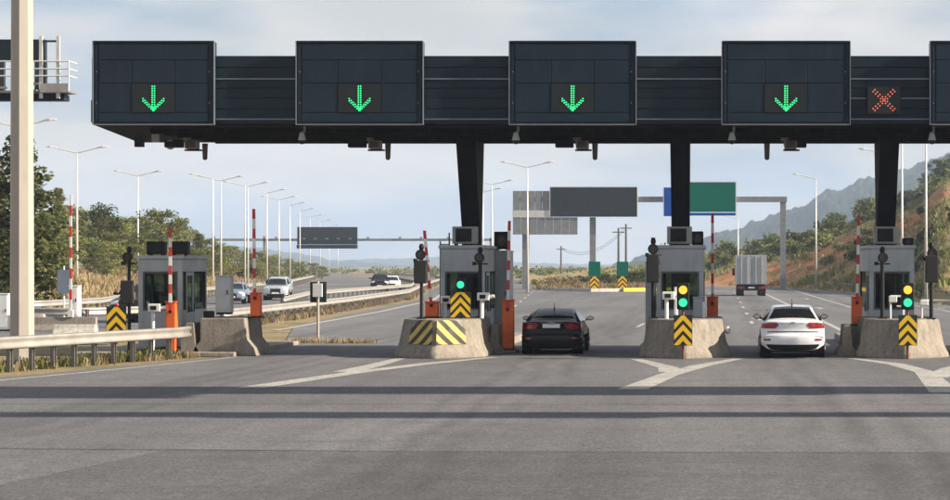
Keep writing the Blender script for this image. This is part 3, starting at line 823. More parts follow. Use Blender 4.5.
# black boxes on booth roofs
def roof_box(x, y, z, w, h, label):
    t = thing('roof_unit', label, 'roof unit', (x, y, z), group='black units on booth roofs')
    mb = MB(); mb.box(-w/2, w/2, 0, .5, .02, h); b = mb.build('unit_case', M_BLACK, t, bevel=.03)
    mb = MB(); mb.cyl((0, -.012, h/2), (0, -.001, h/2), min(w, h)*.36, n=18); mb.build('unit_fan', M_LENS_OFF, b)
    mb = MB(); mb.box(-w/2+.03, -w/2+.09, .05, .45, 0, .02); mb.box(w/2-.09, w/2-.03, .05, .45, 0, .02); mb.build('unit_foot', M_BLACK, t)
roof_box(-6.62, 66.5, 2.99, .42, .55, 'black unit on the cabinet beside the booth by the black car')
roof_box(-.66, 64.6, 3.10, .34, .42, 'black unit on the right of the middle booth roof')
roof_box(5.52, 64.4, 3.10, .30, .22, 'small black unit on the right of the rightmost booth roof')
# chevron signs with their signals
def sign_signal(x, y, z, pz, label, lit, sz=None, head=True, w=.5, h=.82):
    t = thing('chevron_sign', label, 'sign', (x, y, z), group='chevron signs with signals')
    top = (pz + h + .2 + (.76 if head else 0))
    mb = MB(); mb.cyl((0, .08, 0), (0, .08, top-.2), .035, n=10); mb.build('post', M_RUST if z < .5 else M_BLACK, t)
    chevron_panel(t, 0, 0, pz, w, h)
    if head: signal_head(t, 0, .02, pz + h + .14, lit)
    return t
sign_signal(-.99, 58.9, 0, .37, 'chevron sign and lit amber and green signal in front of the middle island', (E_SGREEN, E_SYEL))
sign_signal(5.03, 58.9, 0, .37, 'chevron sign and lit amber and green signal in front of the rightmost island', (E_SGREEN, E_SYEL))
tz = sign_signal(-7.22, 61.2, 1.04, .02, 'chevron sign with small green signal on the painted island', (E_SGREEN,), w=.58, h=.72, head=False)
mb = MB(); mb.box(-.13, .13, 0, .15, .80, 1.12); hh = mb.build('signal_head', M_BLACK, tz, bevel=.03)
mb = MB(); mb.cyl((0, -.012, .94), (0, .01, .94), .10, n=20); mb.build('lens', E_SGREEN, hh)
# posts
lane_camera_post(-8.22, 60.6, 1.04, 2.08, 'dark signal post with round lamp on the painted island nose', True, (.98, 1.62))
lane_camera_post(-6.78, 62.2, 1.04, 2.0, 'dark post with round lamp right of the booth by the black car', False, r=.06)
lane_camera_post(-1.85, 61.0, 1.04, 2.24, 'dark signal post at the left of the middle island', True, (1.0, 1.78), r=.06)
lane_camera_post(4.50, 61.0, 1.04, 2.0, 'dark post with round lamp left of the rightmost booth', False, r=.06)
lane_camera_post(5.82, 60.6, 1.04, 2.12, 'dark signal post at the right of the rightmost booth', True, (1.0, 1.75), r=.055)
# barriers
boom_barrier(-8.1, 61.9, 1.05, 'raised boom on a small orange cabinet on the painted island', 2.1, .42, -.09, w=.36)
boom_barrier(-6.10, 63.4, .10, 'raised boom on a tall orange cabinet left of the black car', 2.55, 1.40, .02)
boom_barrier(-.22, 64.6, .62, 'raised boom on orange cabinet right of the middle booth', 2.65, .95, 0.0)
boom_barrier(3.95, 63.6, .80, 'raised boom on orange cabinet left of the rightmost booth', 2.5, .78, .02, w=.3)
mb = MB(); mb.box(-.26, .26, -.3, .5, 0, .60); o = mb.build('barrier_plinth', M_CONC, bevel=.02); o.location = (-.22, 64.6, 0); tag(o, 'concrete plinth under the boom right of the middle booth', 'plinth', 'barrier plinths')
mb = MB(); mb.box(-.26, .26, -.3, .5, 0, .78); o = mb.build('barrier_plinth', M_CONC, bevel=.02); o.location = (3.95, 63.6, 0); tag(o, 'concrete plinth under the boom left of the rightmost booth', 'plinth', 'barrier plinths')
mb = MB(); mb.box(-.26, .26, -.3, .5, 0, .08); o = mb.build('barrier_plinth', M_CONC, bevel=.02); o.location = (-6.10, 63.4, 0); tag(o, 'low concrete plinth under the tall orange cabinet', 'plinth', 'barrier plinths')
# card readers and small cabinets on the islands
card_reader(-7.75, 62.0, 1.04, 'white card reader behind the orange cabinet of the painted island', .42)
card_reader(-6.65, 61.4, 1.04, 'white card reader at the right edge of the painted island', .52)
card_reader(-1.48, 60.9, 1.04, 'white card reader left of the middle signal', .55)
card_reader(-1.22, 61.0, 1.04, 'plain white post beside the middle card reader', .88, False)
card_reader(-.45, 62.2, 1.04, 'short plain white post right of the middle signal', .45, False)
def gate_frame(x, y, z, w, h, label):
    t = thing('guard_frame', label, 'guard frame', (x, y, z), group='white tube frames')
    mb = MB(); mb.path([(-w/2, 0, 0), (-w/2, 0, h), (w/2, 0, h), (w/2, 0, 0)], .03, 8); mb.build('frame', M_WHITE, t)
    mb = MB(); mb.cyl((0, 0, h*.55), (w/2, 0, h*.55), .025, n=8); mb.build('rail', M_WHITE, t)
    mb = MB(); mb.box(-w/2-.05, -w/2+.18, -.08, .02, h*.72, h*1.02); mb.build('reader_head', M_WHITE, t, bevel=.02)
gate_frame(4.92, 61.2, 1.04, .36, .62, 'white tube frame in front of the rightmost booth')
gate_frame(6.08, 61.4, 1.04, .9, .5, 'low white tube frame right of the rightmost signal')
# rail beside booth one
t = thing('roof_ladder', 'thin dark ladder frame standing at the left of the booth by the black car', 'ladder', (-8.16, 64.2, .22))
for s in (0, .26):
    mb = MB(); mb.cyl((s, 0, 0), (s, 0, 3.25 if s else 3.0), .022, n=8); mb.build('rail', M_BLACK, t)
for k in range(9):
    mb = MB(); mb.cyl((0, 0, .35+k*.32), (.26, 0, .35+k*.32), .015, n=6); mb.build('rung', M_BLACK, t)
# white vertical pole left of middle booth
t = thing('thin_mast', 'thin white mast left of the middle booth', 'mast', (-1.92, 63.2, .22))
mb = MB(); mb.cyl((0, 0, 0), (0, 0, 2.95), .04, .035, 10); mb.build('mast_pole', M_LAMP, t); mb = MB(); mb.box(-.06, .06, -.06, .06, 2.95, 3.1); mb.build('mast_cap', M_GREYDEV, t)
cabinet(-2.02, 64.0, .28, .30, .6, 2.3, 'narrow grey cabinet against the left of the middle booth', M_BOOTH)
cabinet(-.62, 62.95, .28, .30, .35, 1.3, 'small pale cabinet in front of the middle booth', M_BOOTH)
# warning lamp on the right edge of island 2
t = thing('marker_lamp', 'small red and white marker lamp on the right edge of the middle island', 'marker', (.06, 61.0, .72))
mb = MB(); mb.cyl((0, 0, 0), (.12, 0, 0), .05, n=10); mb.build('stem', M_RED, t); mb = MB(); mb.ball((.15, 0, 0), .08, .08, .11); mb.build('lamp', M_WHITE, t, smooth=True)

# ------------------------------------------------------------------ booth at the left edge
booth(-15.88, 62.4, 1.24, 3.0, 'grey toll booth at the left beside the guardrail', zr=2.70, ac=(-.16, .50), acs=.72)
boom_barrier(-15.27, 61.3, .10, 'raised boom on bright orange cabinet in front of the left booth', 2.3, 1.38, .0, w=.28)
card_reader(-15.77, 61.2, .10, 'white card reader in front of the left booth window', 1.15)
lane_camera_post(-16.46, 61.3, .10, 2.95, 'dark signal post left of the left booth', True, (1.35, 2.0), r=.05)
t = sign_signal(-16.52, 60.2, .35, .18, 'chevron sign standing at the left behind the guardrail', (), head=False, w=.55, h=.86)
mb = MB(); mb.ball((0, .05, 1.09), .06, .06, .05); mb.build('lamp', M_RED, t, smooth=True)
mb = MB(); mb.box(-17.9, -13.4, 60.7, 70, -.02, .12); struct('booth_island_slab', mb, M_CONC, bevel=.03)
# wedge of barrier blocks right of that booth
jersey(-14.75, 61.2, 64.0, 'dark concrete barrier end beside the left booth', h=.92, w=1.2)
t = thing('concrete_block', 'low concrete block carrying a grey cabinet and orange barrier', 'concrete block', (-13.75, 61.2, 0))
prof = [(-1.0, -.01), (-.88, .25), (-.72, .42), (-.72, 1.05), (.52, 1.05), (.58, .45), (.78, .22), (.86, -.01)]
mb = MB(); mb.prism(prof, 0, 2.2, 'y'); mb.build('block_body', M_CONC, t, bevel=.03)
cabinet(-13.92, 61.6, 1.20, .42, .42, 1.0, 'grey cabinet on the low concrete block right of the left booth')
mb = MB(); mb.box(-.55, -.30, .3, .6, 1.051, 1.24); o = mb.build('battery_box', M_BLACK, bevel=.02); o.location = (-13.92, 61.3, 0); tag(o, 'small black box beside the grey cabinet on the block', 'box')
boom_barrier(-13.05, 61.9, 1.06, 'raised boom on orange cabinet on the concrete block right of the left booth', 2.5, .66, -.01, w=.28)

# sign post in the verge between lane one and the left road
t = thing('sign_post', 'back of a grey sign with white box on a slim post', 'sign', (PX(318, 72.5), 72.5, 0))
mb = MB(); mb.cyl((0, 0, -.02), (0, 0, 2.0), .045, n=10); mb.build('post', M_POLE, t)
mb = MB(); mb.box(-.27, .27, .05, .08, 1.30, 1.98); mb.build('sign_plate', M_SIGNBACK, t, bevel=.004)
mb = MB(); mb.box(-.16, .16, -.12, -.05, 1.48, 1.92); mb.build('box', M_WHITE, t, bevel=.01)

# ================================================================== GUARDRAILS
def guardrail(pts, label, name='guardrail', top=.80, sp=2.0, mat=None, two=False, group='steel guardrails'):
    t = thing(name, label, 'guardrail', (pts[0][0], pts[0][1], 0), group=group)
    o = Vector((pts[0][0], pts[0][1]))
    Q = [Vector(p) - o for p in pts]
    # resample
    S = [Q[0]]; L_ = [0]
    for a, b in zip(Q[:-1], Q[1:]): L_.append(L_[-1] + (b-a).length)
    def at(s):
        for i in range(len(Q)-1):
            if s <= L_[i+1] or i == len(Q)-2:
                return Q[i].lerp(Q[i+1], (s - L_[i])/(L_[i+1]-L_[i])), (Q[i+1]-Q[i]).normalized()
    n = max(2, int(L_[-1]/1.2)); prof = [(.0, 0), (.05, .03), (.05, .08), (.0, .125), (.0, .185), (.05, .23), (.05, .28), (.0, .31)]
    rows = []
    prev = None
    for i in range(n+1):
        p, d = at(L_[-1]*i/n)
        d2 = at(min(L_[-1], L_[-1]*i/n+.8))[1]; dd = (d + d2).normalized(); nn = Vector((dd.y, -dd.x))
        rows.append([(*(p + nn*a), top - .31 + b) for a, b in prof])
    mb = MB(); mb.grid(rows); r = mb.build('rail', mat or M_GALV, t, smooth=True); so_ = r.modifiers.new('t', 'SOLIDIFY'); so_.thickness = .006; so_.offset = -1
    k = int(L_[-1]/sp)
    me = None
    for i in range(k+1):
        p, d = at(min(L_[-1], .15 + i*sp)); nn = Vector((d.y, -d.x))
        if me is None:
            mb = MB(); mb.box(-.05, .05, -.055, -.045, -.02, top-.06); mb.box(-.05, .05, .045, .055, -.02, top-.06); mb.box(-.004, .004, -.045, .045, -.02, top-.06)
            po = mb.build('post', M_GALVD, t); me = po.data
        else:
            po = bpy.data.objects.new('post', me); COL.objects.link(po); po.parent = t
        q = p - nn*.12; po.location = (q.x, q.y, 0); po.rotation_euler = (0, 0, math.atan2(d.y, d.x) + math.pi/2)
    return t
guardrail([(-22.5, 27), (-18.1, 45.2), (-16.9, 51.5), (-15.2, 58.0), (-14.6, 60.2), (-14.7, 61.0)], 'near steel guardrail at the left edge with close posts', sp=.95, top=.84)
guardrail([(-19.4, 86), (-20.6, 122), (-22.9, 162), (-30.6, 229), (-40.8, 323), (-53, 410), (-87, 560)], 'long steel guardrail curving away along the left side of the exit lanes', sp=2.0)
guardrail([(-24.2, 122), (-28.0, 150), (-29.6, 211), (-36, 260), (-47, 323), (-60, 410)], 'median guardrail between the exit lanes and the oncoming road', sp=2.5)
guardrail([(-46, 99.5), (-31.6, 102), (-31.5, 112), (-34.5, 128), (-38.6, 160), (-47.5, 240), (-62, 330), (-77, 420)], 'far guardrail along the left edge of the oncoming road', sp=2.2, top=.9)
guardrail([(-44, 88), (-25.0, 87.0), (-23.2, 92)], 'short guardrail behind the tall pole at the left', sp=1.9, top=.85)
guardrail([(40, 88), (17.2, 122), (14.2, 170), (11.8, 230), (10.8, 300), (12, 400)], 'guardrail along the right road under the hillside', sp=2.2)

# left edge things behind the near guardrail
jersey(86.0, -28.5, -26.4, 'white concrete barrier at the left edge of the picture', 'x', .62, M_CONCW)
jersey(84.0, -26.2, -23.8, 'low dark concrete barrier behind the tall pole', 'x', .55)
jersey(79.0, -23.9, -22.4, 'short white concrete barrier behind the near guardrail', 'x', .40, M_CONCW)
cabinet(PX(75, 84.3), 84.1, .56, .36, .4, 1.15, 'white cabinet with a raised boom at the left', M_WHITE)
cabinet(PX(3, 84.5), 84.4, .06, .45, .4, 1.35, 'white cabinet at the left edge of the picture', M_WHITE)
t = thing('boom_barrier', 'tall raised boom beside the white cabinet at the left', 'barrier', (PX(71.5, 84), 83.9, .56), group='raised boom barriers')
for k in range(11):
    mb = MB(); a, b = .25 + k*.40, .25 + (k+1)*.40; mb.box(-.045, .045, -.02, .02, a, b); mb.build('boom_segment', M_RED if k % 2 else M_WHITE, t)
mb = MB(); mb.box(-.1, .1, -.06, .06, 0, .25); mb.build('pivot', M_WHITE, t)
t = thing('sign_post', 'blue-grey back of a small sign behind the tall pole', 'sign', (PX(64, 92), 92, 0))
mb = MB(); mb.cyl((0, 0, -.02), (0, 0, 2.5), .035, n=8); mb.build('post', M_WHITE, t)
mb = MB(); mb.box(-.26, .26, -.06, -.03, 1.35, 2.35); mb.build('sign_plate', paint('sign_back_blue', (.20, .25, .32), .5, .2, .1), t)

# tall pole near the left edge
t = thing('mast_pole', 'thick pale steel pole at the left rising out of the picture', 'pole', (PX(22, 56), 56, 0))
mb = MB(); mb.cyl((0, 0, .03), (0, 0, 14), .31, .255, 8, ph=R(4)); mb.build('shaft', M_POLE, t)
mb = MB(); mb.box(-.42, .42, -.42, .42, -.02, .03); mb.build('base_plate', M_GALVD, t)
for k in range(4):
    mb = MB(); sx, sy = ((1,1),(1,-1),(-1,1),(-1,-1))[k]; mb.cyl((sx*.34, sy*.34, .03), (sx*.34, sy*.34, .12), .03, n=6); mb.build('anchor_bolt', M_GALVD, t)
for s in (-1, 1):
    mb = MB(); mb.cyl((0, 0, 13.9), (s*1.7, 0, 14.3), .05, n=8); mb.box(s*1.7-.4, s*1.7+.4, -.15, .15, 14.22, 14.38); mb.build('lamp_arm', M_LAMP, t)

# sign gantry with walkway at the upper left
D = 83.0
t = thing('walkway_gantry', 'dark overhead sign gantry with a railed walkway end at the upper left', 'gantry', (-33, D, 0))
ox = -33.0
xe = PX(76, D); xp = PX(44, D); xa = PX(48, D); xb = PX(65, D)
mb = MB(); mb.box(-44-ox, PX(67, D)-ox, -.35, .35, PZ(101, D), PZ(94.5, D)); mb.build('beam', M_GANTRY, t, bevel=.02)
mb = MB(); mb.box(-44-ox, xp-ox, .1, .4, PZ(60.5, D), PZ(39, D)); mb.build('sign_panel', M_GANTRY2, t, bevel=.02)
mb = MB(); mb.box(-44-ox, xe-ox, -.95, .1, PZ(94.5, D)+.004, PZ(92.5, D)); mb.build('walkway_deck', M_GALVD, t)
mb = MB(); mb.box(xa-ox, xe-ox, -.98, -.95, PZ(94.3, D), PZ(85.5, D)); mb.build('toe_plate', M_GALV, t)
for xx in (xa, xb):
    mb = MB(); mb.box(xx-ox-.06, xx-ox+.06, -.90, -.80, PZ(100, D), PZ(38.5, D)); mb.build('frame_post', M_LAMP, t)
mb = MB(); mb.box(xa-ox+.06, xb-ox-.06, -.88, -.82, PZ(44.5, D), PZ(42.5, D)); mb.build('frame_bar', M_SIGNBACK, t)
for py in (63.5, 71, 78):
    mb = MB(); mb.cyl((-44-ox, -.93, PZ(py, D)), (xe-ox, -.93, PZ(py, D)), .028, n=8); mb.build('handrail', M_LAMP, t)
    mb = MB(); mb.cyl((xe-ox, -.93, PZ(py, D)), (xe-ox, .1, PZ(py, D)), .028, n=8); mb.build('handrail', M_LAMP, t)
for xx in [xe - 1.35*k for k in range(14)]:
    mb = MB(); mb.cyl((xx-ox, -.93, PZ(93, D)), (xx-ox, -.93, PZ(63.5, D)), .025, n=8); mb.build('baluster', M_LAMP, t)
for xx in (PX(2, D), PX(38, D), PX(44, D)):
    mb = MB(); mb.box(xx-ox-.1, xx-ox+.1, -.1, .1, PZ(94, D), PZ(60, D)); mb.build('sign_bracket', M_SIGNBACK, t)
for (a, b, py) in ((2, 12, 88), (30, 45, 84), (36, 42, 91)):
    mb = MB(); mb.box(PX(a, D)-ox, PX(b, D)-ox, -.7, -.5, PZ(py+2, D), PZ(py, D)); mb.build('junction_box', M_GALV, t)
mb = MB(); mb.box(-.3, .3, -.3, .3, -.02, PZ(101, D)); mb.build('support_leg', M_LAMP, t)

# unseen gantry, added above the frame to throw two bars of shade
t = thing('unseen_gantry', 'unseen overhead gantry, added above the approach lanes to throw two bars of shade', 'gantry', (26, 43.0, 0))
for (y, z0, z1, th) in ((-1.35, 9.8, 10.3, 2.5), (-8.6, 9.8, 10.2, 1.15)):
    mb = MB(); mb.box(-40, 14, y - th/2, y + th/2, z0, z1); mb.build('beam', M_GALVD, t)
for (xa, xb, ya, yb, za, zb) in ((-24, -15.5, -4.0, -2.62, 9.7, 10.0), (-8, -3, -3.0, -2.62, 9.8, 10.2), (3, 7, -2.95, -2.62, 9.8, 10.2), (-33, -28, -.08, .35, 9.8, 10.2), (-13, -6, -9.45, -9.19, 9.85, 10.15), (-30, -27, -9.4, -9.19, 9.85, 10.15)):
    mb = MB(); mb.box(xa, xb, ya, yb, za, zb); mb.build('shade_block', M_GALVD, t)  # unseen blocks added to the beams to make the shade bars uneven
for y in (-1.35, -8.6):
    mb = MB(); mb.box(13.6, 14.2, y-.25, y+.25, 0, 9.9); mb.build('support_leg', M_GALVD, t)

# ================================================================== FAR SIGNS AND LAMPS
D = 236.0
t = thing('sign_gantry', 'far grey gantry with blank dark, blue and green direction boards', 'sign gantry', (0, D, 0))
def fbox(name, px0, px1, py0, py1, y0, y1, mat, parent=t):
    mb = MB(); mb.box(PX(px0, D), PX(px1, D), y0, y1, PZ(py1, D), PZ(py0, D)); return mb.build(name, mat, parent)
fbox('post', 522, 528.5, 217.5, 290, .25, .75, M_SIGNBACKL); fbox('post', 589.5, 595.5, 217.2, 289, .25, .75, M_SIGNBACKL); fbox('post', 780.3, 786, 196.5, 290, .25, .75, M_SIGNBACKL)
fbox('beam', 515, 787, 196.5, 202, .1, .75, M_SIGNBACKL)
p_ = fbox('board', 550.5, 637, 187.5, 216.8, -.25, .05, M_SIGNBACK)
for e in ((549.7, 550.4, 187, 217.2), (637.1, 637.8, 187, 217.2)): fbox('board_edge', *e, -.27, .06, M_LAMP, p_)
fbox('board_edge', 550.4, 637.1, 186.6, 187.4, -.27, .06, M_LAMP, p_)
for k in range(5):
    fbox('back_panel', 513 + 7.4*k, 520 + 7.4*k, 191, 210.5, -.15, .05, M_SIGNBACKL)
fbox('back_rail', 512.5, 550, 210.7, 217, -.2, .09, M_LAMP)
for k in range(8):
    fbox('back_panel', 513 + 8.1*k, 520.8 + 8.1*k, 217.3, 234.6, -.15, .05, M_SIGNBACKL)
b_ = fbox('blue_board', 664, 688.8, 187.5, 216.2, -.25, .05, M_BLUE); fbox('board_edge', 663.2, 663.9, 187, 216.5, -.26, .06, M_LAMP, b_)
g_ = fbox('green_board', 689.4, 735.5, 182.5, 212, -.3, .05, M_GREEN)
fbox('board_edge', 735.6, 736.4, 182, 216.5, -.3, .05, M_LAMP, g_); fbox('board_edge', 689.4, 735.5, 181.7, 182.4, -.3, .05, M_LAMP, g_)
fbox('blue_strip', 689.4, 735.5, 212.8, 215.6, -.3, .05, M_BLUE, g_)
# two green signs with chevrons on the split island
for px, d, lab in ((594.5, 219.0, 'small green sign above a chevron board, left one on the split island'), (622.5, 222.0, 'small green sign above a chevron board, right one on the split island')):
    t2 = thing('nose_sign', lab, 'sign', (PX(px, d), d, .22), group='green signs at the road split')
    mb = MB(); mb.cyl((0, .08, 0), (0, .08, 2.7), .05, n=8); mb.build('post', M_LAMP, t2)
    mb = MB(); mb.box(-.58, .58, 0, .05, 1.28, 2.72); mb.build('green_board', M_GREEN, t2)
    chevron_panel(t2, 0, 0, -.1, .9, 1.35)
# far message gantry
D = 380.0
t = thing('message_gantry', 'far thin gantry with a dark rectangular message board over the left road', 'sign gantry', (PX(328, D), D, 0))
ox = PX(328, D)
def mbox(name, px0, px1, py0, py1, y0, y1, mat, parent=t):
    mb = MB(); mb.box(PX(px0, D)-ox, PX(px1, D)-ox, y0, y1, PZ(py1, D), PZ(py0, D)); return mb.build(name, mat, parent)
mbox('beam', 213, 492, 238.6, 241, .1, .6, M_SIGNBACKL)
mbox('post', 263, 265, 236, 282, .1, .6, M_SIGNBACKL); mbox('post', 489.5, 491.5, 238, 282, .1, .6, M_SIGNBACKL); mbox('post', 213, 215, 236, 282, .1, .6, M_SIGNBACKL)
vb = mbox('message_board', 297.5, 357.5, 227, 244.5, -.3, .05, M_SIGNBACK)
mbox('walkway', 297.5, 357.5, 244.8, 248.6, -.8, .3, M_SIGNBACK, t)
for k in range(5): mbox('lamp', 303 + 11.5*k, 305.5 + 11.5*k, 238, 239.2, -.7, -.4, M_GALVD, vb)
for px in (275, 367, 399, 420, 447): mbox('fixture', px, px+2.2, 236.8, 238.5, -.2, .2, M_SIGNBACKL)

def street_lamp(px, top_py, label, arms='both', H=12.0, d=None, group='street lamps along the roads', arm=1.75):
    d = d or (H - CH)*FPX/(HY - top_py)
    x = PX(px, d)
    t = thing('street_lamp', label, 'street lamp', (x, d, 0), group=group)
    mb = MB(); mb.cyl((0, 0, -.02), (0, 0, H-.35), .115, .05, 10); mb.build('pole', M_LAMP, t, smooth=True)
    for s in (-1, 1):
        if arms == 'left' and s == 1 or arms == 'right' and s == -1: continue
        mb = MB(); mb.cyl((0, 0, H-.40), (s*arm, 0, H+.02), .05, .04, 8); mb.build('arm', M_LAMP, t)
        mb = MB(); mb.loft([[(s*(arm-.1), -.08, H-.02), (s*(arm-.1), .08, H-.02), (s*(arm-.1), .08, H+.08), (s*(arm-.1), -.08, H+.08)],
                            [(s*(arm+.35), -.17, H+.01), (s*(arm+.35), .17, H+.01), (s*(arm+.35), .14, H+.17), (s*(arm+.35), -.14, H+.17)],
                            [(s*(arm+.75), -.10, H+.08), (s*(arm+.75), .10, H+.08), (s*(arm+.75), .08, H+.15), (s*(arm+.75), -.08, H+.15)]])
        mb.build('lamp_head', M_LAMP, t, bevel=.02)
    mb = MB(); mb.box(-.2, .2, -.2, .2, -.02, .05); mb.build('base_plate', M_GALVD, t)
    return t
street_lamp(18, 121, 'street lamp mostly hidden behind the thick pole at the left', 'both')
street_lamp(77, 148, 'twin-armed street lamp just right of the thick pole')
street_lamp(138, 172, 'twin-armed street lamp above the left booth')
ordn = ['first', 'second', 'third', 'fourth', 'fifth', 'sixth', 'seventh', 'eighth', 'ninth', 'tenth', 'eleventh', 'twelfth']
for k, (px, py) in enumerate([(221, 177), (248, 183), (267, 190), (279, 197), (290, 203), (300, 209), (310, 215), (320, 220), (329, 225), (338, 229)]):
    street_lamp(px, py, '%s lamp from the left in the receding row left of the message board' % ordn[k], 'right' if k % 3 else 'both')
for k, (px, py) in enumerate([(213, 175), (245, 182.5)]):
    street_lamp(px, py, ['slim lamp with its arm to the left, leftmost of the receding cluster', 'slim lamp with its arm to the left, second in the receding cluster'][k], 'left')
street_lamp(527.5, 163, 'twin-armed street lamp in front of the light grey board backs', 'both')
street_lamp(492, 181, 'twin-armed street lamp just right of the left gantry column', 'both')
street_lamp(483, 189, 'fainter lamp close to the right edge of the left gantry column', 'both')
street_lamp(816, 175, 'single-armed street lamp in front of the reddish hillside', 'left')
street_lamp(889, 150, 'lamp whose head shows left of the rightmost gantry column', 'left')
street_lamp(926, 120, 'pale lamp pole right of the rightmost column reaching under the gantry', 'left', d=150)
street_lamp(902, 125, 'thin grey pole just right of the rightmost gantry column', 'left', d=160)
street_lamp(738, 214, 'slim lamp pole behind the truck', 'left', d=262, H=8.5)
for px, py, d, lab in ((618.5, 228, 330, 'left one of two bare wooden utility poles beyond the split'), (626, 224, 330, 'right one of two bare wooden utility poles beyond the split'), (561, 246, 420, 'short utility pole beyond the dry grass')):
    t2 = thing('utility_pole', lab, 'utility pole', (PX(px, d), d, 0), group='utility poles')
    mb = MB(); mb.cyl((0, 0, -.05), (0, 0, PZ(py, d)), .2, .14, 8); mb.build('pole', M_WOOD, t2)
    mb = MB(); mb.box(-.9, .9, -.07, .07, PZ(py, d)-.7, PZ(py, d)-.55); mb.build('crossarm', M_WOOD, t2)
# power line
mb = MB()
for za in (0, .35):
    P0 = Vector((PX(626, 330), 330, PZ(226, 330)-.5 + za)); P1 = Vector((PX(561, 420), 420, PZ(246, 420)-.6 + za))
    pts = [P0.lerp(P1, i/12) - Vector((0, 0, 2.2*4*(i/12)*(1-i/12))) for i in range(13)]; mb.path(pts, .03, 4)
o = mb.build('power_line', M_BLACK); tag(o, 'sagging power wires between the utility poles', 'wires')

# ================================================================== VEHICLES
def catmull(P, n):
    out_ = []
    P = [P[0]] + P + [P[-1]]
    for i in range(1, len(P)-2):
        for k in range(n):
            t = k/n; p0, p1, p2, p3 = P[i-1], P[i], P[i+1], P[i+2]
            out_.append(tuple(.5*((2*b) + (-a+c)*t + (2*a-5*b+4*c-d)*t*t + (-a+3*b-3*c+d)*t**3) for a, b, c, d in zip(p0, p1, p2, p3)))
    out_.append(P[-2]); return out_
SEDAN = [(.30,.20,.66),(.10,.22,.76),(.02,.33,.85),(.0,.47,.885),(.015,.60,.895),(.085,.655,.895),(.10,.78,.89),(.075,.92,.875),(.05,1.0,.85),(.12,1.045,.82),
         (.50,1.075,.755),(.78,1.21,.69),(1.12,1.345,.60),(1.55,1.415,.575),(2.2,1.42,.575),(2.65,1.35,.60),(3.35,1.03,.73),(3.75,.94,.79),(4.15,.84,.82),(4.36,.70,.84),(4.43,.50,.85),(4.40,.30,.82),(4.2,.20,.72)]
HATCH = [(.32,.21,.66),(.10,.23,.76),(.02,.34,.86),(.0,.48,.90),(.015,.63,.905),(.075,.70,.905),(.10,.82,.90),(.09,.95,.885),(.10,1.03,.86),(.20,1.085,.82),
         (.42,1.115,.775),(.70,1.25,.70),(1.08,1.40,.61),(1.55,1.475,.585),(2.2,1.48,.585),(2.7,1.40,.61),(3.45,1.06,.74),(3.9,.95,.80),(4.25,.84,.83),(4.46,.70,.85),(4.53,.50,.86),(4.50,.30,.83),(4.3,.20,.73)]
SUV = [(.30,.28,.66),(.10,.30,.78),(.03,.42,.88),(.0,.56,.91),(.02,.72,.915),(.05,.80,.915),(.06,.95,.905),(.06,1.08,.89),(.08,1.14,.86),(.13,1.2,.83),
       (.18,1.28,.80),(.28,1.45,.73),(.42,1.62,.66),(.80,1.70,.63),(2.2,1.71,.63),(2.75,1.60,.65),(3.35,1.18,.77),(3.8,1.10,.82),(4.25,1.02,.85),(4.42,.85,.87),(4.48,.58,.88),(4.45,.36,.84),(4.25,.28,.74)]
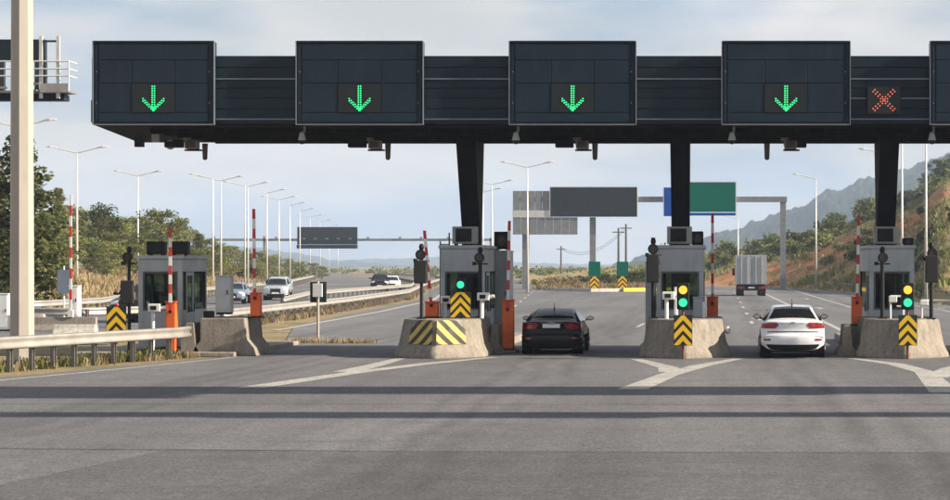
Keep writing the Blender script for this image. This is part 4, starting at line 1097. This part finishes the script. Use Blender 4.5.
def car(name, label, prof, mat, loc, rz, rear=True, scale=1.0, plate=True, grp=None, seed=0):
    t = thing(name, label, 'car', loc, rz, grp); t.scale = (scale,)*3
    nK = len(prof) - 1; SUBD = 5
    C = catmull(prof, SUBD)
    Lc = max(p[0] for p in prof); Hc = max(p[1] for p in prof)
    belt = prof[10][1] - .06; K = len(C)
    def tang(i):
        a = C[max(0, i-1)]; b = C[min(K-1, i+1)]; d = Vector((b[0]-a[0], b[1]-a[1])); return d.normalized() if d.length > 0 else Vector((1, 0))
    def S(k, s, off=0.0):
        i = min(K-2, max(0, int(k*SUBD))); f = k*SUBD - i; f = min(1, max(0, f))
        y = C[i][0]*(1-f) + C[i+1][0]*f; z = C[i][1]*(1-f) + C[i+1][1]*f; w = C[i][2]*(1-f) + C[i+1][2]*f
        tg = tang(i).lerp(tang(i+1), f); nx = Vector((-tg.y, tg.x))      # outward in (y, z): profile runs rear -> roof -> front
        a = abs(s); endness = min(1, abs(nx.x)*1.2)
        c = (.03 + .15*endness)*a**2.6 + (.05)*max(0, (a-.82)/.18)**2
        y -= nx.x*(c - off); z -= nx.y*(c*.55 - off)
        return (s*w, y, z)
    ss = [-1, -.97, -.92, -.85, -.75, -.6, -.4, -.2, 0, .2, .4, .6, .75, .85, .92, .97, 1]
    kk = [i/SUBD for i in range(K)]
    mb = MB(); mb.grid([[S(k, s) for s in ss] for k in kk])
    def xside(z):
        if z > belt: return prof[10][2]+.075 + (prof[13][2]+.01 - prof[10][2]-.075)*min(1, (z-belt)/(Hc-belt))
        if z > .55: return .905 + (prof[10][2]+.075-.905)*((z-.55)/(belt-.55))**2
        return .905 - .05*((.55-z)/.35)**2
    for sg in (-1, 1):
        rows = []
        for k in kk:
            T = Vector(S(k, sg)); Q = Vector((0, min(max(T.y, .55), Lc-.55), .58)); row = []
            for j in range(9):
                f = j/8; y = T.y + (Q.y-T.y)*f; z = T.z + (Q.z-T.z)*f
                x = abs(T.x)*(1-min(1, f*3.0)) + xside(z)*min(1, f*3.0)
                row.append((sg*x, y, z))
            rows.append(row)
        mb.grid(rows)
    # close the bottom
    mb.add([S(0, -1), S(0, 1), S(nK, 1), S(nK, -1)], [(0, 1, 2, 3)])
    body = mb.build('body', mat, t, smooth=True)
    def patch(nm, m, k0, k1, s0, s1, off=.007, parent=t, nk=10, ns=12, shape=None):
        P_ = []
        for i in range(nk+1):
            f = i/nk; a0, a1 = (s0, s1) if shape is None else shape(f)
            P_.append([S(k0 + (k1-k0)*f, a0 + (a1-a0)*j/ns, off) for j in range(ns+1)])
        return MB().grid(P_).build(nm, m, parent, smooth=True)
    patch('rear_window', M_CARGLASS, 10.15, 12.35, -.86, .86, .008, shape=lambda f: (-(.90-.06*f), (.90-.06*f)))
    patch('windscreen', M_CARGLASS, 15.1, 16.35, -.9, .9, .008)
    # side glass
    for sg in (-1, 1):
        P_ = []
        y0, y1 = prof[10][0] + .30, prof[16][0] - .15
        for i in range(25):
            y = y0 + (y1-y0)*i/24
            zt = belt
            for a, b in zip(C[:-1], C[1:]):
                if a[0] <= y <= b[0] and a[1] > belt - .1: zt = a[1] + (b[1]-a[1])*(y-a[0])/max(1e-6, b[0]-a[0])
            z1 = max(belt + .01, zt - .10)
            P_.append([(sg*(xside(belt + (z1-belt)*j/5) + .012), y, belt + (z1-belt)*j/5) for j in range(6)])
        MB().grid(P_).build('side_window', M_CARGLASS, t, smooth=True)
    # lamps
    lp = patch
    for sg in (-1, 1):
        def sh(f, sg=sg):
            inner = .44 + .10*abs(f-.5)*2; return (sg*inner, sg*1.0)
        patch('tail_light', M_TAIL, 6.15, 7.75, 0, 0, .010, shape=sh, nk=8, ns=8)
        T0 = [S(6.2 + 1.4*i/6, sg, .012) for i in range(7)]
        rows = [[(p[0]*1.004, p[1] + .30*j/4, p[2] + .015*j/4) for j in range(5)] for p in T0]
        rows = [[(math.copysign(max(abs(q[0]), xside(q[2]) + .008), sg), q[1], q[2]) for q in r] for r in rows]
        MB().grid(rows).build('tail_light', M_TAIL, t, smooth=True)
        patch('reflector', M_TAIL, 3.1, 3.5, sg*.70, sg*.92, .010, nk=3, ns=4)
        def sh2(f, sg=sg): return (sg*(.55 + .06*f), sg*.99)
        patch('headlight', M_HEAD, 18.15, 19.05, 0, 0, .010, shape=sh2, nk=6, ns=6)
    patch('boot_seam', M_BLACK, 5.35, 5.55, -.80, .80, .006, nk=2)
    patch('bumper_insert', M_BLACK, .95, 2.35, -.86, .86, .007, nk=6)
    patch('grille', M_BLACK, 19.0, 20.3, -.42, .42, .008, nk=6)
    patch('lower_grille', M_BLACK, 20.5, 21.3, -.75, .75, .008, nk=4)
    patch('chrome_strip', M_CHROME, 7.25 if mat is not M_CARBLACK else 7.9, 7.45 if mat is not M_CARBLACK else 7.95, -.42, .42, .010, nk=2)
    # emblem
    c = S(8.0 if mat is M_CARBLACK else 7.95, 0, .012)
    mb = MB()
    if mat is M_CARBLACK:
        for q in (-.075, -.025, .025, .075):
            mb.loft([[(q + r_*math.cos(2*math.pi*i/16), c[1] - yo, c[2] - .015 + r_*math.sin(2*math.pi*i/16)) for i in range(16)] for r_, yo in ((.028, 0), (.032, .008), (.038, .008), (.040, 0))], cap=False)
    else:
        mb.loft([[(.075*r_*math.cos(2*math.pi*i/18), c[1] - yo, c[2] - .035 + .034*r_*math.sin(2*math.pi*i/18)) for i in range(18)] for r_, yo in ((1, 0), (.95, .006), (.1, .008))], cap=False)
    mb.build('emblem', M_CHROME, t)
    if plate:
        c = S(6.85, 0, .012); mb = MB(); mb.box(-.26, .26, c[1]-.012, c[1]+.01, c[2]-.062, c[2]+.062); mb.build('number_plate', M_PLATE, t, bevel=.005)
    c = S(20.2, 0, .012); mb = MB(); mb.box(-.26, .26, c[1]-.01, c[1]+.012, c[2]-.055, c[2]+.055); mb.build('number_plate', M_PLATE, t)
    for sg in (-1, 1):
        mb = MB(); mb.ball((sg*1.0, prof[16][0]-.42, belt+.06), .115, .06, .075, 12, 8); mb.cyl((sg*.86, prof[16][0]-.40, belt+.0), (sg*.95, prof[16][0]-.40, belt+.03), .03, n=6)
        mi = mb.build('mirror', mat if mat is not M_CARWHITE else M_BLACK, t, smooth=True)
        mb = MB(); mb.box(sg*1.0-.085, sg*1.0+.085, prof[16][0]-.487, prof[16][0]-.478, belt+.015, belt+.11); mb.build('mirror_glass', M_CHROME, mi)
    mb = MB(); mb.loft([[( -.02, 1.28, Hc-.03), (.02, 1.28, Hc-.03), (.02, 1.45, Hc-.01), (-.02, 1.45, Hc-.01)], [(-.006, 1.26, Hc+.07), (.006, 1.26, Hc+.07), (.006, 1.30, Hc+.07), (-.006, 1.30, Hc+.07)]]); mb.cyl((0, 1.28, Hc+.05), (0, 1.16, Hc+.18), .008, n=6); mb.build('antenna', M_BLACK, t)
    mb = MB(); mb.box(-.72, .72, .35, Lc-.35, .17, .32); mb.cyl((-.45, .04, .26), (-.45, .4, .26), .035, n=10); mb.build('underbody', M_BLACK, t)
    r = .325 if Hc < 1.6 else .36
    for (yy) in (.86 if Hc < 1.6 else .80, Lc-.86):
        for sg in (-1, 1):
            mb = MB(); mb.cyl((sg*.60, yy, r+.02), (sg*.912, yy, r+.02), r+.055, n=28); mb.build('wheel_arch', M_BLACK, t)
            mb = MB()
            rr = [(.66, r*.80), (.68, r*.96), (.71, r), (.86, r), (.895, r*.96), (.918, r*.78), (.90, r*.66)]
            mb.loft([[(sg*x_, yy + q*math.cos(2*math.pi*i/28), r + q*math.sin(2*math.pi*i/28)) for i in range(28)] for x_, q in rr], cap=True)
            wh = mb.build('wheel', M_TYRE, t, smooth=False)
            mb = MB()
            for q in range(5):
                a = 2*math.pi*q/5; mb.cyl((sg*.915, yy, r), (sg*.915, yy + r*.62*math.cos(a), r + r*.62*math.sin(a)), .04, .03, 6)
            mb.cyl((sg*.90, yy, r), (sg*.93, yy, r), .06, n=12); mb.build('rim', M_RIM, wh)
    return t
bc = car('car', 'black saloon car stopped between the painted and middle islands', SEDAN, M_CARBLACK, (PX(551, 62.0), 62.0, 0), 0.0, grp='cars on the road'); bc.scale = (.94, .95, .90)
car('car', 'white saloon car seen from behind, right of the middle island', HATCH, M_CARWHITE, (PX(793, 59.5), 59.5, 0), R(-.5), plate=False, grp='cars on the road').scale = (.955, .97, .96)
def oncoming(label, prof, mat, px, py, yaw=0):
    x, y = G(px, py); car('car', label, prof, mat, (x, y + 4.4, 0), math.pi + R(yaw), grp='cars on the road')
oncoming('silver off-roader driving towards us on the left road', SUV, M_CARSILVER, 269, 300.3, 6)
oncoming('blue-grey car driving towards us, half hidden by the grey cabinet', SEDAN, M_CARBLUE, 224, 304, 6)
oncoming('dark car waiting behind the left booth', SUV, M_CARBLACK, 129, 323, 0)
oncoming('far dark car at the bend of the left road', SUV, M_CARBLACK, 373.5, 291.0, 8)
oncoming('far white car beside the far dark car', HATCH, M_CARWHITE, 386, 290.2, 8)
# truck
t = thing('box_truck', 'grey box truck driving away on the right road', 'truck', (PX(751.5, 183), 183, 0), R(.4))
mb = MB(); mb.box(-1.27, 1.27, .06, 6.6, .95, 3.42); bd = mb.build('cargo_box', M_TRUCK, t, bevel=.03)
for s in (-1, 1):
    x0, x1 = sorted((s*.03, s*1.2)); mb = MB(); mb.box(x0, x1, .0, .058, 1.0, 3.33); dr = mb.build('rear_door', M_TRUCK, t, bevel=.01)
    for q in (.35, .85):
        mb = MB(); mb.cyl((s*q, -.03, 1.02), (s*q, -.03, 3.3), .025, n=8); mb.build('lock_rod', M_CHROME, dr)
    mb = MB(); mb.box(sorted((s*.6, s*1.2))[0], sorted((s*.6, s*1.2))[1], .1, .2, .62, .82); tl = mb.build('tail_light', M_TAIL, t)
    for yy in (1.3, 5.9):
        mb = MB(); mb.cyl((s*.62, yy, .48), (s*1.2, yy, .48), .48, n=24); mb.build('wheel', M_TYRE, t, bevel=.04)
    mb = MB(); mb.box(sorted((s*.65, s*1.2))[0], sorted((s*.65, s*1.2))[1], .62, .64, .2, .85); mb.build('mud_flap', M_BLACK, t)
    mb = MB(); mb.box(sorted((s*1.3, s*1.5))[0], sorted((s*1.3, s*1.5))[1], 7.4, 7.5, 1.7, 2.3); mb.build('mirror', M_BLACK, t)
for (x0, x1, z0, z1) in ((-1.27, -1.2, .95, 3.42), (1.2, 1.27, .95, 3.42), (-1.2, 1.2, 3.34, 3.42)):
    mb = MB(); mb.box(x0, x1, -.005, .058, z0, z1); mb.build('door_frame', M_CABINET, t)
mb = MB(); mb.box(-1.15, 1.15, .08, .22, .45, .60); mb.box(-.5, .5, .1, 6.5, .6, .94); mb.build('chassis', M_BLACK, t)
mb = MB(); mb.loft([[(-1.15, 6.75, .5), (1.15, 6.75, .5), (1.15, 8.5, .5), (-1.15, 8.5, .5)], [(-1.15, 6.75, 1.7), (1.15, 6.75, 1.7), (1.15, 8.5, 1.6), (-1.15, 8.5, 1.6)], [(-1.05, 6.8, 2.75), (1.05, 6.8, 2.75), (1.05, 8.1, 2.75), (-1.05, 8.1, 2.75)]]); mb.build('cab', M_CARWHITE, t, bevel=.05)
mb = MB(); mb.box(-.25, .25, .06, .075, .64, .76); mb.build('number_plate', M_PLATE, t)

# ================================================================== VEGETATION
def leaf_cloud(mb, c, rx, ry, rz, n, size, rg, flat=.0):
    for _ in range(n):
        while True:
            p = Vector((rg.uniform(-1, 1), rg.uniform(-1, 1), rg.uniform(-1, 1)))
            if .25 < p.length < 1: break
        p = p*(.55 + .45*rg.random()) if p.length < .6 else p
        q = Vector((c[0] + p.x*rx, c[1] + p.y*ry, c[2] + p.z*rz))
        s = size*rg.uniform(.5, 1.3)
        a = Vector((rg.gauss(0, 1), rg.gauss(0, 1), rg.gauss(0, 1)*(1-flat))).normalized(); b = a.orthogonal().normalized()
        ang = rg.uniform(0, 6.28); b = Matrix.Rotation(ang, 3, a) @ b; c2 = a.cross(b)
        mb.add([q - b*s, q - c2*s*.55, q + b*s, q + c2*s*.55], [(0, 1, 2, 3)])
TREE_CACHE = {}
def tree_meshes(kind, seed):
    if (kind, seed) in TREE_CACHE: return TREE_CACHE[(kind, seed)]
    rg = random.Random(seed*31 + len(kind))
    cr_ = MB(); tr_ = MB()
    H = 8.0
    tr_.cyl((0, 0, -.3), (.1, 0, H*.45), .16, .11, 8); tr_.cyl((.1, 0, H*.45), (0, .1, H*.93), .11, .03, 8)
    if kind == 'conifer':
        z = H*.10
        while z < H*.97:
            f = (z/H); rad = 1.95*(1-f)**.75 + .12
            nb = 7
            for k in range(nb):
                a = rg.uniform(0, 6.28); rr = rad*rg.uniform(.55, 1.08)
                tr_.cyl((0, 0, z), (rr*.7*math.cos(a), rr*.7*math.sin(a), z - .15 + rr*.08), .03, .01, 4, cap=False)
                leaf_cloud(cr_, (rr*.62*math.cos(a), rr*.62*math.sin(a), z + rg.uniform(-.1, .1)), rr*.42+.12, rr*.42+.12, .26, int(26 + 38*rr), .095, rg, .3)
            z += .40
    elif kind == 'pine':      # rounded, loose crown
        for k in range(34):
            f = rg.random()**.8; z = H*(.22 + .74*f); rad = 2.1*math.sin(math.pi*(.16 + .80*f))**.8
            a = rg.uniform(0, 6.28); rr = rad*rg.uniform(.15, .95)
            c = (rr*math.cos(a), rr*math.sin(a), z)
            tr_.cyl((0, 0, max(.6, z-.9)), c, .045, .015, 4, cap=False)
            q = rg.uniform(.55, 1.0); leaf_cloud(cr_, c, q, q, q*.62, int(85*q), .15, rg, .2)
    else:                     # broad leafy tree
        for k in range(44):
            f = rg.random(); z = H*(.14 + .80*f); rad = 2.6*math.sin(math.pi*(.14 + .78*f))**.6
            a = rg.uniform(0, 6.28); rr = rad*rg.uniform(.2, 1.0)
            c = (rr*math.cos(a), rr*math.sin(a), z)
            tr_.cyl((0, 0, max(.5, z-1.0)), c, .04, .012, 4, cap=False)
            q = rg.uniform(.5, .95); leaf_cloud(cr_, c, q, q, q*.7, int(90*q), .15, rg)
    TREE_CACHE[(kind, seed)] = (cr_, tr_, {})
    return TREE_CACHE[(kind, seed)]
def tree(kind, seed, x, y, z, h, label, mat, name='tree', wide=1.0, group='trees along the left road'):
    cr_, tr_, objs = tree_meshes(kind, seed)
    t = thing(name, label, 'tree', (x, y, z), (seed*1.7 + x) % 6.28, group); s = h/8.0; t.scale = (s*wide, s*wide, s)
    for nm, m_, src in (('crown', mat, cr_), ('trunk', M_BARK, tr_)):
        key = (nm, mat.name)
        if key in objs: o = bpy.data.objects.new(nm, objs[key]); COL.objects.link(o); o.parent = t
        else: o = src.build(nm, m_, t, fix=False); objs[key] = o.data
# the big dark one at the left edge
tree('conifer', 1, PX(20, 108), 108, .1, 9.0, 'dark dense conifer behind the thick pole at the left edge', M_LEAF_DARK, 'conifer_tree', 1.55)
tree('conifer', 2, PX(-14, 112), 112, .1, 9.6, 'dark conifer cut by the left edge of the picture', M_LEAF_DARK, 'conifer_tree', 1.2)
TR = [  # px, d, top py, kind, seed, material, width
    (50, 190, 212, 'pine', 3, M_LEAF_OLIVE, 1.2), (58, 200, 186, 'conifer', 3, M_LEAF_OLIVE, 1.25), (84, 215, 213, 'pine', 4, M_LEAF_PINE, 1.25), (99, 205, 203, 'broad', 5, M_LEAF_DARK, 1.1),
    (122, 230, 222, 'pine', 5, M_LEAF_OLIVE, 1.3), (142, 225, 226, 'pine', 6, M_LEAF_PINE, 1.3), (161, 215, 206, 'broad', 6, M_LEAF_PINE, 1.15), (178, 235, 217, 'pine', 3, M_LEAF_OLIVE, 1.2),
    (199, 240, 232, 'conifer', 4, M_LEAF_PINE, 1.3), (214, 262, 240, 'pine', 4, M_LEAF_OLIVE, 1.3), (70, 182, 228, 'pine', 5, M_LEAF_OLIVE, 1.4), (108, 190, 240, 'broad', 5, M_LEAF_OLIVE, 1.3),
    (135, 200, 244, 'pine', 3, M_LEAF_OLIVE, 1.4), (30, 195, 224, 'pine', 6, M_LEAF_OLIVE, 1.3), (188, 215, 246, 'broad', 6, M_LEAF_PINE, 1.3), (152, 195, 240, 'pine', 4, M_LEAF_OLIVE, 1.3),
    (232, 290, 245, 'pine', 3, M_LEAF_OLIVE, 1.4), (247, 300, 247, 'conifer', 3, M_LEAF_PINE, 1.3), (262, 320, 250, 'pine', 5, M_LEAF_OLIVE, 1.4), (276, 335, 254, 'broad', 5, M_LEAF_PINE, 1.2),
    (289, 350, 258, 'pine', 6, M_LEAF_OLIVE, 1.4), (301, 370, 261, 'pine', 4, M_LEAF_PINE, 1.4), (313, 390, 262, 'broad', 6, M_LEAF_OLIVE, 1.3), (322, 400, 266, 'pine', 3, M_LEAF_OLIVE, 1.4),
    (222, 255, 252, 'pine', 6, M_LEAF_PINE, 1.4), (255, 300, 258, 'pine', 4, M_LEAF_OLIVE, 1.4), (165, 205, 250, 'pine', 5, M_LEAF_OLIVE, 1.4), (95, 185, 246, 'pine', 6, M_LEAF_PINE, 1.4),
    (40, 225, 218, 'broad', 5, M_LEAF_OLIVE, 1.3), (72, 235, 216, 'broad', 6, M_LEAF_OLIVE, 1.3), (112, 240, 218, 'broad', 6, M_LEAF_PINE, 1.3), (132, 250, 222, 'broad', 5, M_LEAF_OLIVE, 1.3), (150, 245, 216, 'broad', 5, M_LEAF_OLIVE, 1.25), (171, 250, 220, 'broad', 6, M_LEAF_OLIVE, 1.3), (188, 255, 229, 'broad', 5, M_LEAF_OLIVE, 1.3), (206, 262, 236, 'broad', 6, M_LEAF_PINE, 1.3), (240, 300, 250, 'broad', 5, M_LEAF_OLIVE, 1.4), (268, 330, 256, 'broad', 6, M_LEAF_OLIVE, 1.4), (295, 365, 262, 'broad', 5, M_LEAF_OLIVE, 1.4), (225, 275, 244, 'broad', 6, M_LEAF_OLIVE, 1.35),
    (64, 250, 204, 'broad', 5, M_LEAF_PINE, 1.5), (88, 255, 206, 'broad', 6, M_LEAF_OLIVE, 1.5), (128, 260, 214, 'broad', 6, M_LEAF_PINE, 1.5), (180, 268, 224, 'broad', 5, M_LEAF_PINE, 1.5), (145, 265, 214, 'broad', 6, M_LEAF_OLIVE, 1.5), (103, 262, 212, 'broad', 5, M_LEAF_OLIVE, 1.5)]
pos_words = ['left of the twin-armed lamp', 'rising tallest left of the twin-armed lamp', 'right of the twin-armed lamp', 'darkest behind the twin-armed lamp']
for k, (px, d, py, kd, sd, mt, wd) in enumerate(TR):
    x = PX(px, d); z = bank_z(x, d); h = max(2.2, PZ(py, d) - z)
    order = sorted(range(len(TR)), key=lambda i: TR[i][0]).index(k) + 1
    word = {'pine': 'loose olive pine', 'conifer': 'pointed conifer', 'broad': 'bushy round tree'}[kd]
    tens = ['', '', 'twenty', 'thirty', 'forty']; low = ['', 'first', 'second', 'third', 'fourth', 'fifth', 'sixth', 'seventh', 'eighth', 'ninth', 'tenth', 'eleventh', 'twelfth', 'thirteenth', 'fourteenth', 'fifteenth', 'sixteenth', 'seventeenth', 'eighteenth', 'nineteenth']
    num = low[order] if order < 20 else ({2: 'twentieth', 3: 'thirtieth', 4: 'fortieth'}[order//10] if order % 10 == 0 else tens[order//10] + '-' + low[order % 10])
    tree(kd, sd, x, d, z - .05, h, '%s, %s tree from the left on the bank beyond the oncoming road' % (word, num), mt, {'pine': 'pine_tree', 'conifer': 'conifer_tree', 'broad': 'broadleaf_tree'}[kd], wd*(8.0/h)**.35)

# shrubs: a few meshes copied
def bush_mesh(seed, n=420, size=.13):
    rg = random.Random(seed); mb = MB()
    for k in range(9):
        a = rg.uniform(0, 6.28); r = rg.uniform(0, .75); q = rg.uniform(.35, .6)
        leaf_cloud(mb, (r*math.cos(a), r*math.sin(a), .35 + rg.uniform(0, .75)), q, q, q*.8, n//9, size, rg)
    return mb
BM = []
for sd, mt in ((1, M_LEAF_DARK), (2, M_LEAF_PINE), (3, M_LEAF_OLIVE), (4, M_LEAF_DRY), (5, M_LEAF_DARK)):
    me = bpy.data.meshes.new('foliage'); m_ = bush_mesh(sd); me.from_pydata(m_.v, [], m_.f); me.materials.append(mt); BM.append(me)
def shrub(x, y, z, s, kind, label, group, sz=1.0):
    o = bpy.data.objects.new('shrub', BM[kind]); COL.objects.link(o); o.location = (x, y, z - .08*s); o.scale = (s, s, s*sz); o.rotation_euler = (0, 0, (x*3.1 + y) % 6.28)
    tag(o, label, 'shrub', group); return o
# dark shrubs beyond the split island
rg = random.Random(11)
for k, (px, d, s, kd) in enumerate([(572, 262, 1.0, 4), (583, 258, 1.2, 0), (604, 255, 1.5, 0), (613, 262, 1.3, 4), (628, 258, 1.7, 0), (640, 262, 1.9, 1), (650, 268, 1.8, 0), (548, 256, 1.0, 3), (556, 252, 1.1, 3), (566, 250, 1.0, 3), (575, 250, .9, 3), (536, 258, .9, 2)]):
    shrub(PX(px, d), d, .2, s, kd, '%s shrub, %s from the left beyond the split island' % ('dry tan' if kd == 3 else 'dark green', ordn[sorted([572,583,604,613,628,640,650,548,556,566,575,536]).index(px)]), 'shrubs beyond the split island', .85)
# hillside scrub: larger bushes one by one, the small growth as one mass
cnt = 0
tries = 0
while cnt < 150 and tries < 6000:
    tries += 1
    u = rg.uniform(-.035, .125); d = rg.uniform(hill_foot(u) + 4, 440)
    n_ = fbm(u*d + 500, d, 4, .03)
    if (u*d-13)**2 + (d-275)**2 < 30**2 and rg.random() < .8: continue
    if n_ < -.12 + .3*rg.random(): continue
    z = hill_z(u, d)
    kd = rg.choice((0, 1, 1, 2, 2, 2, 1, 4, 2)); s = rg.uniform(.8, 1.9)*(1.0 + .35*(d > 330))
    shrub(u*d, d, z, s, kd, '%s shrub %s of the hillside at the right' % (('dark green', 'mid green', 'pale olive', 'dry tan', 'dark broad')[kd], 'low on the foot' if d < hill_foot(u) + 40 else ('on the upper slope' if d > 330 else 'on the middle slope')), 'shrubs on the hillside', rg.uniform(.75, 1.15)); cnt += 1
def scrub_mesh(name, mat, n, fn, size, rg_):
    mb = MB()
    for _ in range(n):
        p = fn(rg_)
        if p is None: continue
        x, y, z, s = p
        for q in range(9):
            a = rg_.uniform(0, 6.28); l = s*rg_.uniform(.4, 1.2); w = s*rg_.uniform(.06, .2)
            bx_, by_ = x + rg_.gauss(0, s*.5), y + rg_.gauss(0, s*.5)
            tx, ty = bx_ + math.cos(a)*l*.45, by_ + math.sin(a)*l*.45
            mb.add([(bx_ - w*math.sin(a), by_ + w*math.cos(a), z-.05), (bx_ + w*math.sin(a), by_ - w*math.cos(a), z-.05), (tx + w*.4*math.sin(a), ty - w*.4*math.cos(a), z + l), (tx - w*.4*math.sin(a), ty + w*.4*math.cos(a), z + l)], [(0, 1, 2, 3)])
    o = mb.build(name, mat, fix=False); return o
def hill_pt(r_):
    u = r_.uniform(-.06, .16); f = hill_foot(u); d = f + 2 + (455 - f)*r_.random()
    if (u*d-13)**2 + (d-275)**2 < 27**2 and r_.random() < .8: return None
    if fbm(u*d, d, 4, .05) < -.10 + .25*(r_.random()-.5): return None
    return (u*d, d, hill_z(u, d), r_.uniform(.18, .6))
tag(scrub_mesh('hillside_scrub', M_LEAF_OLIVE, 13000, hill_pt, 1, random.Random(5)), 'low olive scrub covering the hillside at the right', 'scrub', kind='stuff')
def hill_pt2(r_):
    u = r_.uniform(-.06, .16); f = hill_foot(u); d = f + 1 + (455 - f)*r_.random()**1.3
    if fbm(u*d + 900, d, 4, .05) < .0: return None
    return (u*d, d, hill_z(u, d), r_.uniform(.15, .45))
tag(scrub_mesh('hillside_dry_grass', M_LEAF_DRY, 7000, hill_pt2, 1, random.Random(6)), 'dry tan grass between the shrubs of the hillside', 'dry grass', kind='stuff')
# dark trees at the top right of the hillside
for k, (px, d, h) in enumerate([(928, 430, 5.5), (938, 425, 6.5), (947, 430, 6), (957, 420, 6.5), (968, 428, 7), (915, 436, 4.5), (985, 430, 6)]):
    u = (px - HX)/FPX
    tree('broad', 5 + (k % 2), u*d, d, hill_z(u, d) - .2, h, 'dark round tree on the hilltop, %s from the left' % ordn[(6,1,2,3,4,0,5)[k] if False else sorted([928,938,947,957,968,915,985]).index(px)], M_LEAF_DARK, 'hilltop_tree', 1.3, 'dark trees on the hilltop')
# dry grass along the median and beside the guardrails
def strip_pts(pts, wid, smin, smax):
    Q = [Vector(p) for p in pts]
    def f(r_):
        i = r_.randrange(len(Q)-1); p = Q[i].lerp(Q[i+1], r_.random()); d = (Q[i+1]-Q[i]).normalized(); n = Vector((-d.y, d.x)); p = p + n*r_.uniform(-wid, wid)
        return (p.x, p.y, 0, r_.uniform(smin, smax))
    return f
tag(scrub_mesh('median_grass', M_LEAF_DRY, 1100, strip_pts([(-20.2, 86), (-21.0, 110), (-22.2, 130), (-23.8, 162), (-27.5, 195), (-31.4, 229), (-41.8, 323)], .9, .12, .34), 1, random.Random(8)), 'dry tan grass along the median beside the curving guardrail', 'dry grass', kind='stuff')
tag(scrub_mesh('verge_weeds', M_LEAF_OLIVE, 380, strip_pts([(-18.8, 45), (-17.6, 51.5), (-15.9, 58), (-15.2, 60.4)], .45, .08, .26), 1, random.Random(9)), 'green weeds growing behind the near guardrail', 'weeds', kind='stuff')
tag(scrub_mesh('verge_dry_grass', M_LEAF_DRY, 140, strip_pts([(-18.6, 45), (-17.3, 51.5), (-15.6, 58), (-14.9, 60.6)], .55, .06, .2), 1, random.Random(10)), 'dry grass stalks under the near guardrail', 'dry grass', kind='stuff')
tag(scrub_mesh('joint_grass', M_LEAF_DRY, 150, strip_pts([(PX(292, 71.5), 71.5), (PX(318, 72), 72.0), (PX(380, 71), 71.0)], .35, .05, .17), 1, random.Random(12)), 'low dry grass at the foot of the slim sign post', 'dry grass', kind='stuff')
def bank_pt(r_):
    d = r_.uniform(100, 400); xr = -38 - max(0, (d-125))*.115 - max(0, (d-230))*.07; x = xr - 14*r_.random()**1.4
    return (x, d, bank_z(x, d), r_.uniform(.2, .55))
tag(scrub_mesh('bank_grass', M_LEAF_DRY, 5000, bank_pt, 1, random.Random(13)), 'dry golden grass on the bank under the trees at the left', 'dry grass', kind='stuff')
def nose_pt(r_):
    x = r_.uniform(-19, -3); d = r_.uniform(222, 298); return (x, d, .2, r_.uniform(.15, .5))
tag(scrub_mesh('split_grass', M_LEAF_DRY, 1500, nose_pt, 1, random.Random(14)), 'dry grass on the split island between the two roads', 'dry grass', kind='stuff')

# far belt of scrub and low trees along the horizon beyond the bends
rb = random.Random(31); mb = MB()
for k in range(520):
    d = rb.uniform(430, 900); u = rb.uniform(-.30, -.012)
    if -.165 < u < -.125 and d < 520: continue
    x = u*d
    if abs(x - (-62 - (d-430)*.26)) < 22 and d < 700: continue
    q = rb.uniform(1.2, 3.2)*(1.25 if u < -.18 else .8)
    leaf_cloud(mb, (x, d, q*.45), q*1.5, q*1.2, q*.62, 46, .42, rb)
o = mb.build('far_tree_belt', M_LEAF_PINE, fix=False); tag(o, 'far green belt of scrub and low trees along the hazy horizon', 'tree belt', kind='stuff')

# ================================================================== HAZE
HZ = MB(); HZ.box(-3600, 3600, -200, 6200, -1.5, 190)
hm = bpy.data.materials.new('haze_air'); hm.use_nodes = True; ht = hm.node_tree; ht.nodes.clear()
ho = ht.nodes.new('ShaderNodeOutputMaterial'); pv = ht.nodes.new('ShaderNodeVolumePrincipled')
pv.inputs['Color'].default_value = (.62, .77, 1.0, 1); pv.inputs['Density'].default_value = .00020; pv.inputs['Anisotropy'].default_value = .0
ht.links.new(pv.outputs[0], ho.inputs['Volume'])
hz = HZ.build('haze', hm); tag(hz, 'pale blue haze in the air over the whole view', 'haze', kind='stuff')
